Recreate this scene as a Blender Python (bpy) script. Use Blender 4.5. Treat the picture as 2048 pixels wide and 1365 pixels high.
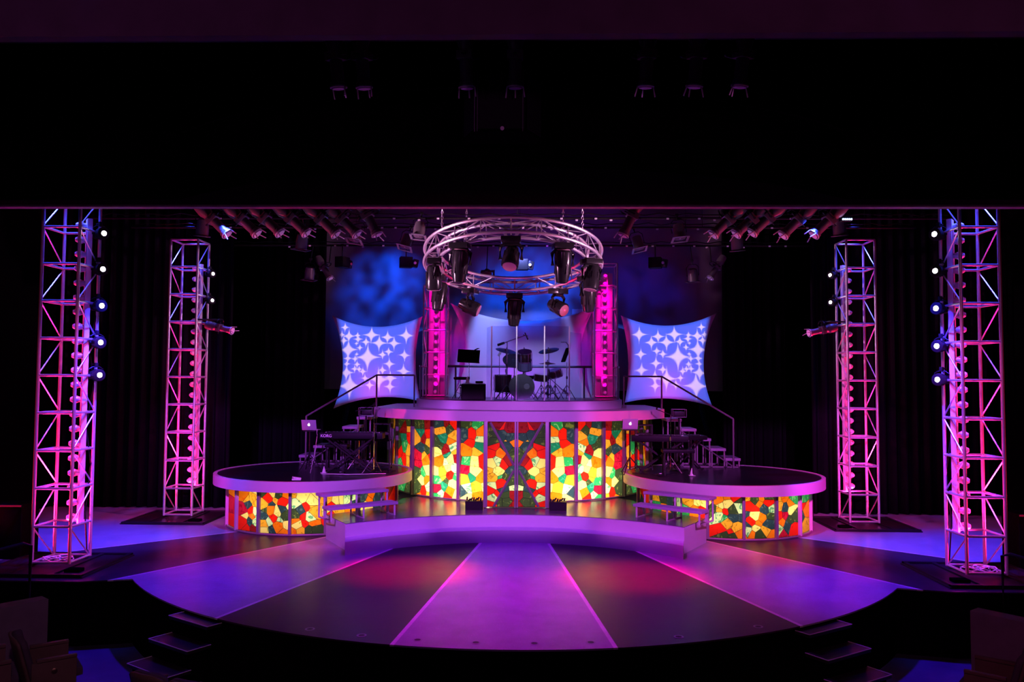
import bpy, bmesh, math, random
from mathutils import Vector, Matrix, Euler
R = math.radians
for o in list(bpy.data.objects): bpy.data.objects.remove(o)
SC = bpy.context.scene
COL = SC.collection

# ---------------------------------------------------------------- camera
F = 1620.0
cd = bpy.data.cameras.new('camera'); cam = bpy.data.objects.new('camera', cd); COL.objects.link(cam)
cd.sensor_width = 36.0; cd.lens = F / 2048 * 36.0; cd.clip_start = 0.1; cd.clip_end = 200
yaw, pitch, roll = R(1.45), math.atan(80 / F), math.atan(.0055)
fw = Vector((-math.sin(yaw) * math.cos(pitch), math.cos(yaw) * math.cos(pitch), math.sin(pitch)))
rt = Vector((math.cos(yaw), math.sin(yaw), 0)); up = rt.cross(fw)
r2 = math.cos(roll) * rt + math.sin(roll) * up; u2 = -math.sin(roll) * rt + math.cos(roll) * up
M = Matrix((r2, u2, -fw)).transposed().to_4x4(); M.translation = Vector((.314, 0, 3.0))
cam.matrix_world = M
SC.camera = cam

# ---------------------------------------------------------------- world, exposure
SC.view_settings.view_transform = 'Standard'; SC.view_settings.look = 'None'
SC.view_settings.gamma = 1; SC.view_settings.use_curve_mapping = False
SC.view_settings.exposure = 0.0
w = bpy.data.worlds.new('dark_room'); SC.world = w; w.use_nodes = True
w.node_tree.nodes['Background'].inputs[0].default_value = (.55, .2, .75, 1)
w.node_tree.nodes['Background'].inputs[1].default_value = .004

# ---------------------------------------------------------------- stage lighting
MAG = (1, .02, .42); PINK = (1, .07, .5); RED = (1, .02, .12); VIO = (.45, .12, 1); BLU = (.04, .06, 1)
SKY = (.2, .32, 1); LAV = (.68, .34, 1); WARM = (1, .80, .42)
def aim(o, t):
    o.rotation_euler = (Vector(t) - Vector(o.location)).to_track_quat('-Z', 'Y').to_euler()
def spot(loc, to, col, power, deg, blend=.5, rad=.12):  # makes rig lamps and the added fill lamps alike
    l = bpy.data.lights.new('stage_light', 'SPOT'); l.color = col; l.energy = power
    l.spot_size = R(deg); l.spot_blend = blend; l.shadow_soft_size = rad
    o = bpy.data.objects.new('stage_light', l); COL.objects.link(o); o.location = loc; aim(o, to); return o
def point(loc, col, power, rad=.1):
    l = bpy.data.lights.new('stage_light', 'POINT'); l.color = col; l.energy = power; l.shadow_soft_size = rad
    o = bpy.data.objects.new('stage_light', l); COL.objects.link(o); o.location = loc; return o
# front of house wash onto the deck rims, steps and truss ring
LAV = (.54, .09, 1)
# (shuttered so that neither the lowest riser nor the screens behind the drums catch them)
def nlink(nt, n, i, v): nt.links.new(v, n.inputs[i])
def shutter(o, x0, x1, y0, y1, soft=.02, slant=0, y2=0):
    """framing shutters of a profile spotlight: limits are tangents in the lamp's own frame"""
    l = o.data; l.use_nodes = True; nt = l.node_tree; em = nt.nodes['Emission']
    tc = nt.nodes.new('ShaderNodeTexCoord'); sp = nt.nodes.new('ShaderNodeSeparateXYZ'); nt.links.new(tc.outputs['Normal'], sp.inputs[0])
    ab = nt.nodes.new('ShaderNodeMath'); ab.operation = 'ABSOLUTE'; nt.links.new(sp.outputs[2], ab.inputs[0]); last = None
    for k, (a, b) in enumerate(((x0, x1), (y0, y1))):
        dv = nt.nodes.new('ShaderNodeMath'); dv.operation = 'DIVIDE'; nt.links.new(sp.outputs[k], dv.inputs[0]); nt.links.new(ab.outputs[0], dv.inputs[1])
        for lo, hi in ((a - soft, a + soft), (b + soft, b - soft)):
            mr = nt.nodes.new('ShaderNodeMapRange'); nt.links.new(dv.outputs[0], mr.inputs[0]); mr.inputs[1].default_value = lo; mr.inputs[2].default_value = hi
            if last is None: last = mr
            else:
                m = nt.nodes.new('ShaderNodeMath'); m.operation = 'MULTIPLY'; nt.links.new(last.outputs[0], m.inputs[0]); nt.links.new(mr.outputs[0], m.inputs[1]); last = m
    if slant:   # one more shutter blade pushed in at an angle
        q = [n for n in nt.nodes if n.type == 'MATH' and n.operation == 'DIVIDE']; ma = nt.nodes.new('ShaderNodeMath'); ma.operation = 'MULTIPLY_ADD'
        nt.links.new(q[0].outputs[0], ma.inputs[0]); ma.inputs[1].default_value = -slant; nt.links.new(q[1].outputs[0], ma.inputs[2])
        mr = nt.nodes.new('ShaderNodeMapRange'); nt.links.new(ma.outputs[0], mr.inputs[0]); mr.inputs[1].default_value = y2 - soft * .6; mr.inputs[2].default_value = y2 + soft * .6
        m = nt.nodes.new('ShaderNodeMath'); m.operation = 'MULTIPLY'; nt.links.new(last.outputs[0], m.inputs[0]); nt.links.new(mr.outputs[0], m.inputs[1]); last = m
    nt.links.new(last.outputs[0], em.inputs['Strength']); return o
shutter(spot((-3.7, 5.0, 5.2), (-3.7, 16.2, 1.0), LAV, 5600, 46, .6), -.40, .195, -.150, .160, .012, .28, -.163)
shutter(spot((3.7, 5.0, 5.2), (3.7, 16.2, 1.0), (.75, .10, .88), 5400, 46, .6), -.195, .40, -.150, .160, .012, -.28, -.163)
shutter(spot((0, 5.0, 5.2), (0, 16.2, 1.0), (.60, .11, .95), 5800, 40, .6), -.125, .125, -.094, .160, .012)
spot((6.4, 9.0, 4.6), (6.0, 16.2, .95), (1, 0, .4), 4200, 17, .8)
spot((-6.4, 9.0, 4.6), (-6.2, 16.4, .8), (1, 0, .5), 2200, 12, .8)
# floor: magenta pool in the middle, blue at the sides
spot((-1, 13.5, 5.9), (-.2, 11.0, 0), (1, 0, .5), 1100, 50, 1)
spot((1.5, 13.5, 5.9), (2.4, 12.4, 0), (1, 0, .35), 800, 50, 1)
spot((-1, 13.6, 5.9), (-1.2, 12.6, 0), (.22, .0, 1), 1200, 84, 1)
spot((1, 13.6, 5.9), (1.2, 12.6, 0), (.22, .0, 1), 1100, 84, 1)
spot((-1.5, 13.4, 5.8), (-1.65, 12.9, 0), (1, 0, .03), 6500, 26, 1)
spot((1.5, 13.4, 5.8), (1.85, 12.7, 0), (1, 0, .03), 6500, 26, 1)
spot((4.2, 13.4, 5.8), (4.6, 14.6, 0), (1, 0, .08), 1700, 30, 1)  # added red lamps, standing in for glass reflections beside the side decks
spot((-4.2, 13.4, 5.8), (-4.4, 14.6, 0), (1, 0, .08), 1000, 30, 1)
spot((-4.4, 13.7, 5.9), (-5.3, 11.8, 0), (.06, .0, 1), 2000, 46, 1)
spot((4.4, 13.7, 5.9), (5.4, 12.0, 0), (.06, .0, 1), 2400, 42, 1)
spot((-5.4, 12.6, 5.9), (-8.1, 14.7, 0), (.03, .025, 1), 6500, 38, .8)
spot((5.4, 12.6, 5.9), (8.1, 14.7, 0), (.03, .025, 1), 6500, 38, .8)
spot((-5.0, 13.8, 5.9), (-6.1, 15.85, 0), (.03, .06, 1), 3000, 20, .7)
spot((5.0, 13.8, 5.9), (6.1, 15.85, 0), (.03, .06, 1), 3000, 20, .7)
# towers: pink from the foot, blue from the top, crimson from the wings
for sx in (-1, 1):
    for (x, y) in ((7.3, 13.1), (7.28, 17.7)):
        spot((sx * (x - .05), y, .25), (sx * x, y, 4), MAG, 650, 74, 1, .05)
        spot((sx * x, y, 6.6), (sx * x, y, 3), BLU, 620, 60, 1, .05)
        shutter(spot((sx * (x + 1.8), y + .12, .4), (sx * x, y, 1.8), (1, .01, .08), 2200, 120, 1, .08), -.20, .20, -1.0, .95, .02)
        spot((sx * (x - 2.4), y - 1.6, 5.3), (sx * x, y, 2.2), PINK, 500, 46, 1, .1)
    spot((sx * 6.2, 13.6, 4.4), (0, 16.1, 5.4), (1, .42, .8), 2000, 34, .6, .08)
# central towers: saturated magenta from the riser
for sx in (-1, 1):
    spot((sx * 2.05, 20.45, 2.62), (sx * 2.16, 20.9, 4.2), (1, .0, .38), 130, 56, 1, .03)
    spot((sx * 2.25, 20.45, 5.95), (sx * 2.16, 20.9, 4.4), (1, .0, .38), 130, 56, 1, .03)
    shutter(spot((sx * 2.1, 18.9, 5.9), (sx * 2.15, 20.9, 3.9), (1, .0, .40), 420, 80, .4, .03), -.078, .078, -.75, .55, .012)
# blue-white wash on the middle screen, violet from its foot
shutter(spot((0, 18.8, 6.3), (0, 21, 3.8), (.22, .27, 1), 680, 70, .5), -.44, .44, -.5, .5, .02)
spot((0, 19.9, 2.7), (0, 21.0, 3.0), (.6, .05, 1), 60, 120, 1)
spot((.2, 12.4, 4.9), (.25, 17.65, 3.6), (.75, .7, 1), 480, 18, .6)  # lamp added in mid-air to brighten the drum shield edges
for sx in (-1, 1): spot((sx * 2.7, 14.5, 5.4), (sx * 1.8, 16.9, .45), (1, 0, .12), 1300, 30, 1)  # red lamps added in place of the glass glow on the platform
for sx in (-1, 1):
    spot((sx * 3.8, 20.4, 2.45), (sx * 3.8, 21.3, 3.1), (.7, .03, .8), 22, 120, 1)
    spot((sx * 3.4, 12.6, 1.6), (sx * 4.2, 14.6, 6), (.85, .35, .9), 170, 64, 1)  # mid-air lamps added to brighten the overhead fixtures
spot((0, 12.6, 1.6), (0, 16.6, 6.3), (.85, .2, .9), 100, 50, 1)  # another added mid-air lamp for the overhead rig
# added violet light on the backcloth, standing in for haze high up
spot((1, 17.8, 6.0), (1.0, 22.3, 7.2), (.4, .04, 1), 90, 64, 1)
spot((-3, 17.8, 6.0), (-1.6, 22.3, 7.0), (.4, .04, .8), 45, 60, 1)
# added lamps giving a dim lift to the auditorium corners and seats
for sx in (-1, 1): spot((sx * 1.5, 2.5, 4.6), (sx * 5.0, 8.4, 0), (.75, .3, .6) if sx < 0 else (.85, .15, .45), 240, 50, 1)
for sx in (-1, 1): spot((sx * 1.0, 3, 3.6), (sx * 3.1, 8.6, -.2), (.9, .5, .45), 50, 34, 1)

# ---------------------------------------------------------------- materials
def newmat(n):
    m = bpy.data.materials.new(n); m.use_nodes = True; nt = m.node_tree
    return m, nt, nt.nodes['Principled BSDF']
def nd(nt, t, **k):
    n = nt.nodes.new(t)
    for a, v in k.items(): setattr(n, a, v)
    return n
def math_(nt, op, a, b=None, c=None):
    n = nt.nodes.new('ShaderNodeMath'); n.operation = op
    for i, v in enumerate((a, b, c)):
        if v is None: continue
        if isinstance(v, (int, float)): n.inputs[i].default_value = v
        else: nt.links.new(v, n.inputs[i])
    return n.outputs[0]
def mat(n, col, rough=.5, metal=0., noise=0., scale=8., bump=0.):
    m, nt, b = newmat(n)
    b.inputs['Roughness'].default_value = rough; b.inputs['Metallic'].default_value = metal
    if noise or bump:
        tc = nd(nt, 'ShaderNodeTexCoord'); nz = nd(nt, 'ShaderNodeTexNoise')
        nz.inputs['Scale'].default_value = scale; nz.inputs['Detail'].default_value = 4
        nt.links.new(tc.outputs['Object'], nz.inputs['Vector'])
        mx = nd(nt, 'ShaderNodeMix', data_type='RGBA')
        mx.inputs[6].default_value = [c * (1 - noise) for c in col] + [1]
        mx.inputs[7].default_value = [min(1, c * (1 + noise)) for c in col] + [1]
        nt.links.new(nz.outputs[0], mx.inputs[0]); nt.links.new(mx.outputs[2], b.inputs['Base Color'])
        if bump:
            bp = nd(nt, 'ShaderNodeBump'); bp.inputs['Strength'].default_value = bump
            nt.links.new(nz.outputs[0], bp.inputs['Height']); nt.links.new(bp.outputs[0], b.inputs['Normal'])
    else: b.inputs['Base Color'].default_value = (*col, 1)
    return m
def nospec(m):
    m.node_tree.nodes['Principled BSDF'].inputs['Specular IOR Level'].default_value = 0; return m
def emit(n, col, s):
    m, nt, b = newmat(n); b.inputs['Base Color'].default_value = (*col, 1)
    b.inputs['Emission Color'].default_value = (*col, 1); b.inputs['Emission Strength'].default_value = s; return m
ALU = mat('brushed_aluminium', (.72, .72, .74), .38, .65, .08, 20)
CHROME = mat('chrome', (.8, .8, .82), .15, 1)
BLACK = mat('black_plastic', (.010, .010, .011), .45, 0, .2, 12)
GLOSSB = mat('glossy_black_shell', (.02, .02, .022), .18)
STEEL = mat('black_steel', (.02, .019, .02), .45, .2, .2, 15)
RIM = mat('lavender_grey_paint', (.52, .48, .56), .5, 0, .05, 5)
TREADP = mat('grey_tread_paint', (.34, .30, .42), .5, 0, .08, 6)
DECK = mat('black_deck_lino', (.018, .012, .02), .3, 0, .35, 4, .03)
PLDECK = mat('grey_satin_deck', (.10, .07, .11), .25, 0, .2, 3, .02)
PLDECK.node_tree.nodes['Principled BSDF'].inputs['Specular IOR Level'].default_value = .22
RAILP = mat('grey_rail_paint', (.22, .21, .24), .4, .3)
VELVET = nospec(mat('black_velvet', (.010, .008, .012), .95, 0, .3, 30))
MATTE = nospec(mat('matte_black_paint', (.003, .0025, .003), .9, 0, .2, 10))
FABRIC = mat('white_stretch_fabric', (.78, .78, .82), .8, 0, .03, 3)
BACK = mat('grey_backcloth', (.3, .3, .32), .95, 0, .25, .7)
WHITE = mat('white_paper', (.8, .8, .8), .6)
TAPE = mat('white_tape', (.85, .85, .85), .6)
CEILM = mat('dark_ceiling', (.05, .045, .05), .9, 0, .3, 3)
LEADM = mat('black_leading', (.01, .01, .01), .6)
POSTM = mat('dull_grey_post', (.27, .25, .26), .45, .2, .1, 8)
FIXT = mat('dark_grey_fixture', (.13, .12, .13), .4, .3, .1, 10)
LENS = mat('front_lens', (.55, .3, .36), .12)
GLASSB = mat('lamp_glass', (.8, .8, .85), .4, 0)
BULB = emit('lit_bulb', (.93, .88, 1), 28)
SEATF = mat('brown_seat_shell', (.10, .06, .05), .5, 0, .2, 8)
SEATC = mat('dark_seat_cloth', (.05, .03, .05), .9, 0, .3, 20)
WALLD = mat('dark_plaster', (.13, .10, .13), .85, 0, .3, 6, .1)
BRASS = mat('cymbal_bronze', (.45, .32, .2), .3, 1)
DRUMB = mat('dark_drum_shell', (.05, .01, .02), .2)
SKIN = mat('clear_drum_head', (.2, .2, .3), .55)
PAD = mat('black_carpet_cover', (.02, .018, .022), .95)
TRACE = mat('pale_edge_strip', (.5, .45, .5), .6)

for m_ in (BLACK, STEEL, PAD, SEATF): m_.node_tree.nodes['Principled BSDF'].inputs['Specular IOR Level'].default_value = .15
def glass_mat():
    m, nt, b = newmat('clear_acrylic'); nt.nodes.remove(b)
    tr = nd(nt, 'ShaderNodeBsdfTransparent'); tr.inputs[0].default_value = (.86, .88, .95, 1)
    gl = nd(nt, 'ShaderNodeBsdfGlossy'); gl.inputs[1].default_value = .02
    df = nd(nt, 'ShaderNodeBsdfTranslucent'); df.inputs[0].default_value = (.6, .62, .8, 1)
    a = nd(nt, 'ShaderNodeMixShader'); a.inputs[0].default_value = .04
    c = nd(nt, 'ShaderNodeMixShader'); c.inputs[0].default_value = .03
    nt.links.new(tr.outputs[0], a.inputs[1]); nt.links.new(gl.outputs[0], a.inputs[2])
    nt.links.new(a.outputs[0], c.inputs[1]); nt.links.new(df.outputs[0], c.inputs[2])
    nt.links.new(c.outputs[0], nt.nodes['Material Output'].inputs[0]); return m
ACRYL = glass_mat()
def film(n, col, vein, amt, thr):
    """translucent painted film, lit by the lamps standing behind it"""
    m, nt, b = newmat(n)
    tc = nd(nt, 'ShaderNodeTexCoord'); nz = nd(nt, 'ShaderNodeTexNoise')
    nz.inputs['Scale'].default_value = 5.5; nz.inputs['Detail'].default_value = 5; nz.inputs['Distortion'].default_value = 2.6
    nt.links.new(tc.outputs['Object'], nz.inputs['Vector'])
    mr = nd(nt, 'ShaderNodeMapRange'); mr.inputs[1].default_value = thr; mr.inputs[2].default_value = thr + .05
    mr.inputs[3].default_value = 0; mr.inputs[4].default_value = amt
    nt.links.new(nz.outputs[0], mr.inputs[0])
    mx = nd(nt, 'ShaderNodeMix', data_type='RGBA'); mx.inputs[6].default_value = (*col, 1); mx.inputs[7].default_value = (*vein, 1)
    nt.links.new(mr.outputs[0], mx.inputs[0])
    tl = nd(nt, 'ShaderNodeBsdfTranslucent'); ms = nd(nt, 'ShaderNodeMixShader'); ms.inputs[0].default_value = .85
    nt.links.new(mx.outputs[2], tl.inputs[0]); nt.links.new(mx.outputs[2], b.inputs['Base Color'])
    b.inputs['Roughness'].default_value = .3
    nt.links.new(b.outputs[0], ms.inputs[1]); nt.links.new(tl.outputs[0], ms.inputs[2])
    nt.links.new(ms.outputs[0], nt.nodes['Material Output'].inputs[0]); return m
FILM = dict(R=film('red_film', (.85, .015, .01), (.5, .0, .0), .6, .6), D=film('maroon_film', (.28, .01, .02), (.1, 0, 0), .6, .55),
            O=film('orange_film', (.9, .20, .01), (.8, .1, 0), .7, .55), Y=film('amber_film', (.9, .42, .04), (.45, .2, .01), .8, .57),
            C=film('cream_film', (.95, .80, .30), (.35, .45, .08), .8, .60), G=film('green_film', (.02, .36, .14), (.25, .75, .4), .8, .56),
            T=film('teal_film', (.01, .20, .15), (.05, .4, .32), .8, .56), K=film('olive_film', (.035, .06, .035), (.22, .28, .08), .7, .58),
            B=film('slate_film', (.02, .05, .10), (.08, .14, .2), .8, .55), W=film('pale_marbled_film', (.6, .85, .55), (.04, .35, .22), .9, .54),
            P=film('crimson_film', (.55, .01, .06), (.3, 0, .03), .8, .52))

# ---------------------------------------------------------------- mesh helpers
class MB:
    def __init__(s): s.bm = bmesh.new()
    def box(s, c, d, rot=None, bev=0.):
        r = bmesh.ops.create_cube(s.bm, size=1); v = r['verts']
        m = Matrix.Translation(c) @ (Euler(rot).to_matrix().to_4x4() if rot else Matrix()) @ Matrix.Diagonal((*d, 1))
        bmesh.ops.transform(s.bm, matrix=m, verts=v)
        if bev:
            es = list({e for q in v for e in q.link_edges}); bmesh.ops.bevel(s.bm, geom=es, offset=bev, segments=2, affect='EDGES', profile=.7)
        return s
    def tube(s, a, b, r, seg=8, r2=None):
        a, b = Vector(a), Vector(b); d = b - a
        if d.length < 1e-6: return s
        q = bmesh.ops.create_cone(s.bm, cap_ends=True, segments=seg, radius1=r, radius2=r if r2 is None else r2, depth=d.length)
        m = Matrix.Translation((a + b) / 2) @ d.to_track_quat('Z', 'Y').to_matrix().to_4x4()
        bmesh.ops.transform(s.bm, matrix=m, verts=q['verts']); return s
    def path(s, pts, r, seg=8, closed=False):
        pts = [Vector(p) for p in pts]; n = len(pts); rings = []
        for i, p in enumerate(pts):
            if closed: t = pts[(i + 1) % n] - pts[i - 1]
            else: t = pts[min(i + 1, n - 1)] - pts[max(i - 1, 0)]
            q = t.to_track_quat('Z', 'Y'); rings.append([s.bm.verts.new(p + q @ Vector((r * math.cos(2 * math.pi * k / seg), r * math.sin(2 * math.pi * k / seg), 0))) for k in range(seg)])
        for i in range(n if closed else n - 1):
            A, B = rings[i], rings[(i + 1) % n]
            off = 0
            if closed and i == n - 1:
                off = min(range(seg), key=lambda o: sum((A[k].co - B[(k + o) % seg].co).length for k in range(0, seg, 2)))
            for k in range(seg):
                try: s.bm.faces.new((A[k], A[(k + 1) % seg], B[(k + 1 + off) % seg], B[(k + off) % seg]))
                except ValueError: pass
        if not closed:
            s.bm.faces.new(rings[0][::-1]); s.bm.faces.new(rings[-1])
        return s
    def lathe(s, prof, seg=20, m=None):
        """prof: (radius, height) pairs around z"""
        rings = []
        for (r, z) in prof:
            rings.append([s.bm.verts.new((max(r, 1e-4) * math.cos(2 * math.pi * k / seg), max(r, 1e-4) * math.sin(2 * math.pi * k / seg), z)) for k in range(seg)])
        for A, B in zip(rings, rings[1:]):
            for k in range(seg): s.bm.faces.new((A[k], A[(k + 1) % seg], B[(k + 1) % seg], B[k]))
        s.bm.faces.new(rings[0][::-1]); s.bm.faces.new(rings[-1])
        if m is not None: bmesh.ops.transform(s.bm, matrix=m, verts=[v for q in rings for v in q])
        return s
    def prism(s, pts, z0, z1):
        a = [s.bm.verts.new((x, y, z0)) for x, y in pts]; b = [s.bm.verts.new((x, y, z1)) for x, y in pts]
        n = len(pts); s.bm.faces.new(a[::-1]); s.bm.faces.new(b)
        for i in range(n): s.bm.faces.new((a[i], a[(i + 1) % n], b[(i + 1) % n], b[i]))
        return s
    def grid(s, fn, nu, nv):
        g = [[s.bm.verts.new(fn(i / nu, j / nv)) for i in range(nu + 1)] for j in range(nv + 1)]
        for j in range(nv):
            for i in range(nu): s.bm.faces.new((g[j][i], g[j][i + 1], g[j + 1][i + 1], g[j + 1][i]))
        return s
    def build(s, name, m, parent=None, smooth=True, loc=None, world=False, label=None):
        bmesh.ops.recalc_face_normals(s.bm, faces=s.bm.faces)
        if world and parent is not None: bmesh.ops.translate(s.bm, vec=-Vector(parent.location), verts=s.bm.verts)
        me = bpy.data.meshes.new(name); s.bm.to_mesh(me); s.bm.free()
        if isinstance(m, (list, tuple)):
            for q in m: me.materials.append(q)
        else: me.materials.append(m)
        if smooth:
            me.shade_smooth(); me.set_sharp_from_angle(angle=R(35))
        o = bpy.data.objects.new(name, me); COL.objects.link(o)
        if parent is not None: o.parent = parent
        if loc: o.location = loc
        if label: o['label'] = label
        return o
def thing(name, label, cat, loc=(0, 0, 0), rz=0., group=None):
    o = bpy.data.objects.new(name, None); COL.objects.link(o); o.empty_display_size = .1
    o.location = loc; o.rotation_euler = (0, 0, rz); tag(o, label, cat, group); return o
def tag(o, label=None, cat=None, group=None, kind=None):
    if label: o['label'] = label
    if cat: o['category'] = cat
    if group: o['group'] = group
    if kind: o['kind'] = kind
    return o
def copy_tree(o, parent=None):
    c = o.copy(); COL.objects.link(c)
    if parent is not None: c.parent = parent
    for ch in [q for q in bpy.data.objects if q.parent == o]: copy_tree(ch, c)
    return c
def place(proto, used, loc, rz, label, group=None, scale=None):
    """the first call moves the prototype itself, later calls copy it"""
    o = copy_tree(proto) if used[0] else proto
    used[0] = True; o.location = loc; o.rotation_euler = (0, 0, rz) if isinstance(rz, (int, float)) else rz
    o['label'] = label
    if group: o['group'] = group
    if scale: o.scale = (scale,) * 3 if isinstance(scale, (int, float)) else scale
    return o
def arc(cx, cy, r, a0, a1, n):
    """angles in degrees measured from straight towards the audience (-y), positive to +x"""
    return [(cx + r * math.sin(R(a0 + (a1 - a0) * i / n)), cy - r * math.cos(R(a0 + (a1 - a0) * i / n))) for i in range(n + 1)]
# ================================================================ THE SETTING
def floor_mat():
    m, nt, b = newmat('painted_stage_floor'); L = nt.links.new
    tc = nd(nt, 'ShaderNodeTexCoord'); sp = nd(nt, 'ShaderNodeSeparateXYZ'); L(tc.outputs['Object'], sp.inputs[0])
    x = math_(nt, 'ABSOLUTE', sp.outputs[0]); dy = math_(nt, 'SUBTRACT', 20.9, sp.outputs[1])
    a = math_(nt, 'ARCTAN2', x, dy); rad = math_(nt, 'SQRT', math_(nt, 'ADD', math_(nt, 'MULTIPLY', x, x), math_(nt, 'MULTIPLY', dy, dy)))
    e = [R(6.25), R(18.9), R(34.1), R(48.3)]
    def lt(v): return math_(nt, 'LESS_THAN', a, v)
    l0 = lt(e[0]); l1 = math_(nt, 'SUBTRACT', lt(e[2]), lt(e[1])); l2 = math_(nt, 'SUBTRACT', 1, lt(e[3]))
    light = math_(nt, 'ADD', math_(nt, 'ADD', l0, l1), l2)
    lines = None
    for v in e:
        d = math_(nt, 'MULTIPLY', math_(nt, 'ABSOLUTE', math_(nt, 'SUBTRACT', a, v)), rad)
        q = math_(nt, 'LESS_THAN', d, .026); lines = q if lines is None else math_(nt, 'MAXIMUM', lines, q)
    nz = nd(nt, 'ShaderNodeTexNoise'); nz.inputs['Scale'].default_value = 2.2; nz.inputs['Detail'].default_value = 8; nz.inputs['Roughness'].default_value = .7
    L(tc.outputs['Object'], nz.inputs['Vector'])
    n2 = nd(nt, 'ShaderNodeTexNoise'); n2.inputs['Scale'].default_value = 60; L(tc.outputs['Object'], n2.inputs['Vector'])
    scuff = math_(nt, 'GREATER_THAN', n2.outputs[0], .67)
    mx = nd(nt, 'ShaderNodeMix', data_type='RGBA'); mx.inputs[6].default_value = (.045, .03, .042, 1); mx.inputs[7].default_value = (.30, .30, .34, 1)
    L(light, mx.inputs[0])
    m2 = nd(nt, 'ShaderNodeMix', data_type='RGBA'); L(mx.outputs[2], m2.inputs[6]); m2.inputs[7].default_value = (.62, .58, .6, 1); L(lines, m2.inputs[0])
    m3 = nd(nt, 'ShaderNodeMix', data_type='RGBA', blend_type='MULTIPLY'); L(m2.outputs[2], m3.inputs[6]); m3.inputs[0].default_value = 1
    g = math_(nt, 'ADD', math_(nt, 'MULTIPLY', nz.outputs[0], .9), math_(nt, 'ADD', .5, math_(nt, 'MULTIPLY', scuff, .6)))
    cb = nd(nt, 'ShaderNodeCombineXYZ'); L(g, cb.inputs[0]); L(g, cb.inputs[1]); L(g, cb.inputs[2]); L(cb.outputs[0], m3.inputs[7])
    L(m3.outputs[2], b.inputs['Base Color'])
    L(math_(nt, 'ADD', math_(nt, 'MULTIPLY', nz.outputs[0], .25), .20), b.inputs['Roughness']); b.inputs['Specular IOR Level'].default_value = .10
    return m
STARC = arc(0, 16.1, 6.9, -55.3, 55.3, 48)
fl = [(-11, 23), (-11, 12.05), (-6.4, 11.97)] + STARC + [(6.4, 11.97), (11, 12.05), (11, 23)]
tag(MB().prism(fl, -.02, 0).build('floor', floor_mat(), smooth=False), kind='structure')
fa = arc(0, 16.1, 6.88, -55.3, 55.3, 48)
tag(MB().prism([(-11, 12.5), (-11, 12.08), (-6.4, 12.0)] + fa + [(6.4, 12.0), (11, 12.08), (11, 12.5)], -.96, -.021).build('trim_1', MATTE, smooth=False), kind='structure')
AISLE = mat('dark_auditorium_floor', (.05, .05, .09), .8, 0, .3, 5)
tag(MB().box((0, 5, -1.0), (24, 16, .1)).build('floor_auditorium', AISLE), kind='structure')
tag(MB().box((-11.1, 12, 3.5), (.2, 24, 10.4)).build('wall_left', MATTE), kind='structure')
tag(MB().box((11.1, 12, 3.5), (.2, 24, 10.4)).build('wall_right', MATTE), kind='structure')
tag(MB().box((0, 23.1, 3.5), (22.4, .2, 10.4)).build('wall_back', MATTE), kind='structure')
tag(MB().box((0, 11.5, 8.6), (22.4, 23.4, .2)).build('ceiling', CEILM), kind='structure')
# curved black bulkhead above the stage, its soffit, and the lower lip that catches light
bk = [(-11, 11.3), (-11, 12.05 - 1.2), (-6.4, 10.9)]
BARC = arc(0, 16.1, 6.9, -48, 48, 40)
bk = [(-11, 11.2), (-11, 10.9), (-6.5, 10.9)] + [p for p in BARC if p[1] < 10.9] + [(6.5, 10.9), (11, 10.9), (11, 11.2)]
tag(MB().prism(bk, 5.46, 6.38).build('wall_header', MATTE, smooth=False), kind='structure')
LIP = mat('rough_grey_steelwork', (.16, .12, .15), .7, 0, .6, 9, .4)
tag(MB().box((0, 11.275, 5.475), (22, .15, .09), bev=.01).build('trim_2', LIP), kind='structure')
tag(MB().box((0, 11.45, 7.05), (22, .2, 3.0)).build('wall_header_upper', MATTE), kind='structure')
tag(MB().path([(x, y - .01, 6.39) for x, y in BARC if y < 10.9], .012, 6).build('trim_3', STEEL), kind='structure')
UPB = mat('dusty_dark_beam', (.10, .07, .09), .85, 0, .3, 4)
tag(MB().box((0, 6.0, 6.35), (22, .1, 1.5)).build('trim_4', UPB), kind='structure')

# ---------------------------------------------------------------- curtains and backcloth
def drape(x0, x1, y, z0, z1, folds, amp, m, label, name='stage_curtain', cat='curtain', group=None):
    o = MB().grid(lambda u, v: (x0 + (x1 - x0) * u, y + amp * math.sin(u * folds * 2 * math.pi + .6 * math.sin(u * 11)) * (1 - .25 * v), z0 + (z1 - z0) * v), int(folds * 8), 4).build(name, m)
    md = o.modifiers.new('thickness', 'SOLIDIFY'); md.thickness = .012
    return tag(o, label, cat, group)
drape(-10.9, -6.75, 18.9, .02, 8.3, 16, .09, VELVET, 'black velvet side curtain hanging behind the left lighting towers', group=None)
drape(10.9, 6.75, 18.9, .02, 8.3, 16, .09, VELVET, 'black velvet side curtain hanging behind the right lighting towers')
drape(-7.0, -5.25, 21.6, .02, 8.3, 7, .08, VELVET, 'narrow black curtain left of the left star-patterned screen')
drape(7.0, 5.35, 21.6, .02, 8.3, 7, .08, VELVET, 'narrow black curtain right of the right star-patterned screen')
drape(-5.6, 5.6, 22.3, 2.75, 8.49, 9, .03, BACK, 'wide grey backcloth added to catch blue light standing in for haze', 'backcloth')  # cloth added as a catcher for the light that imitates haze

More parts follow.
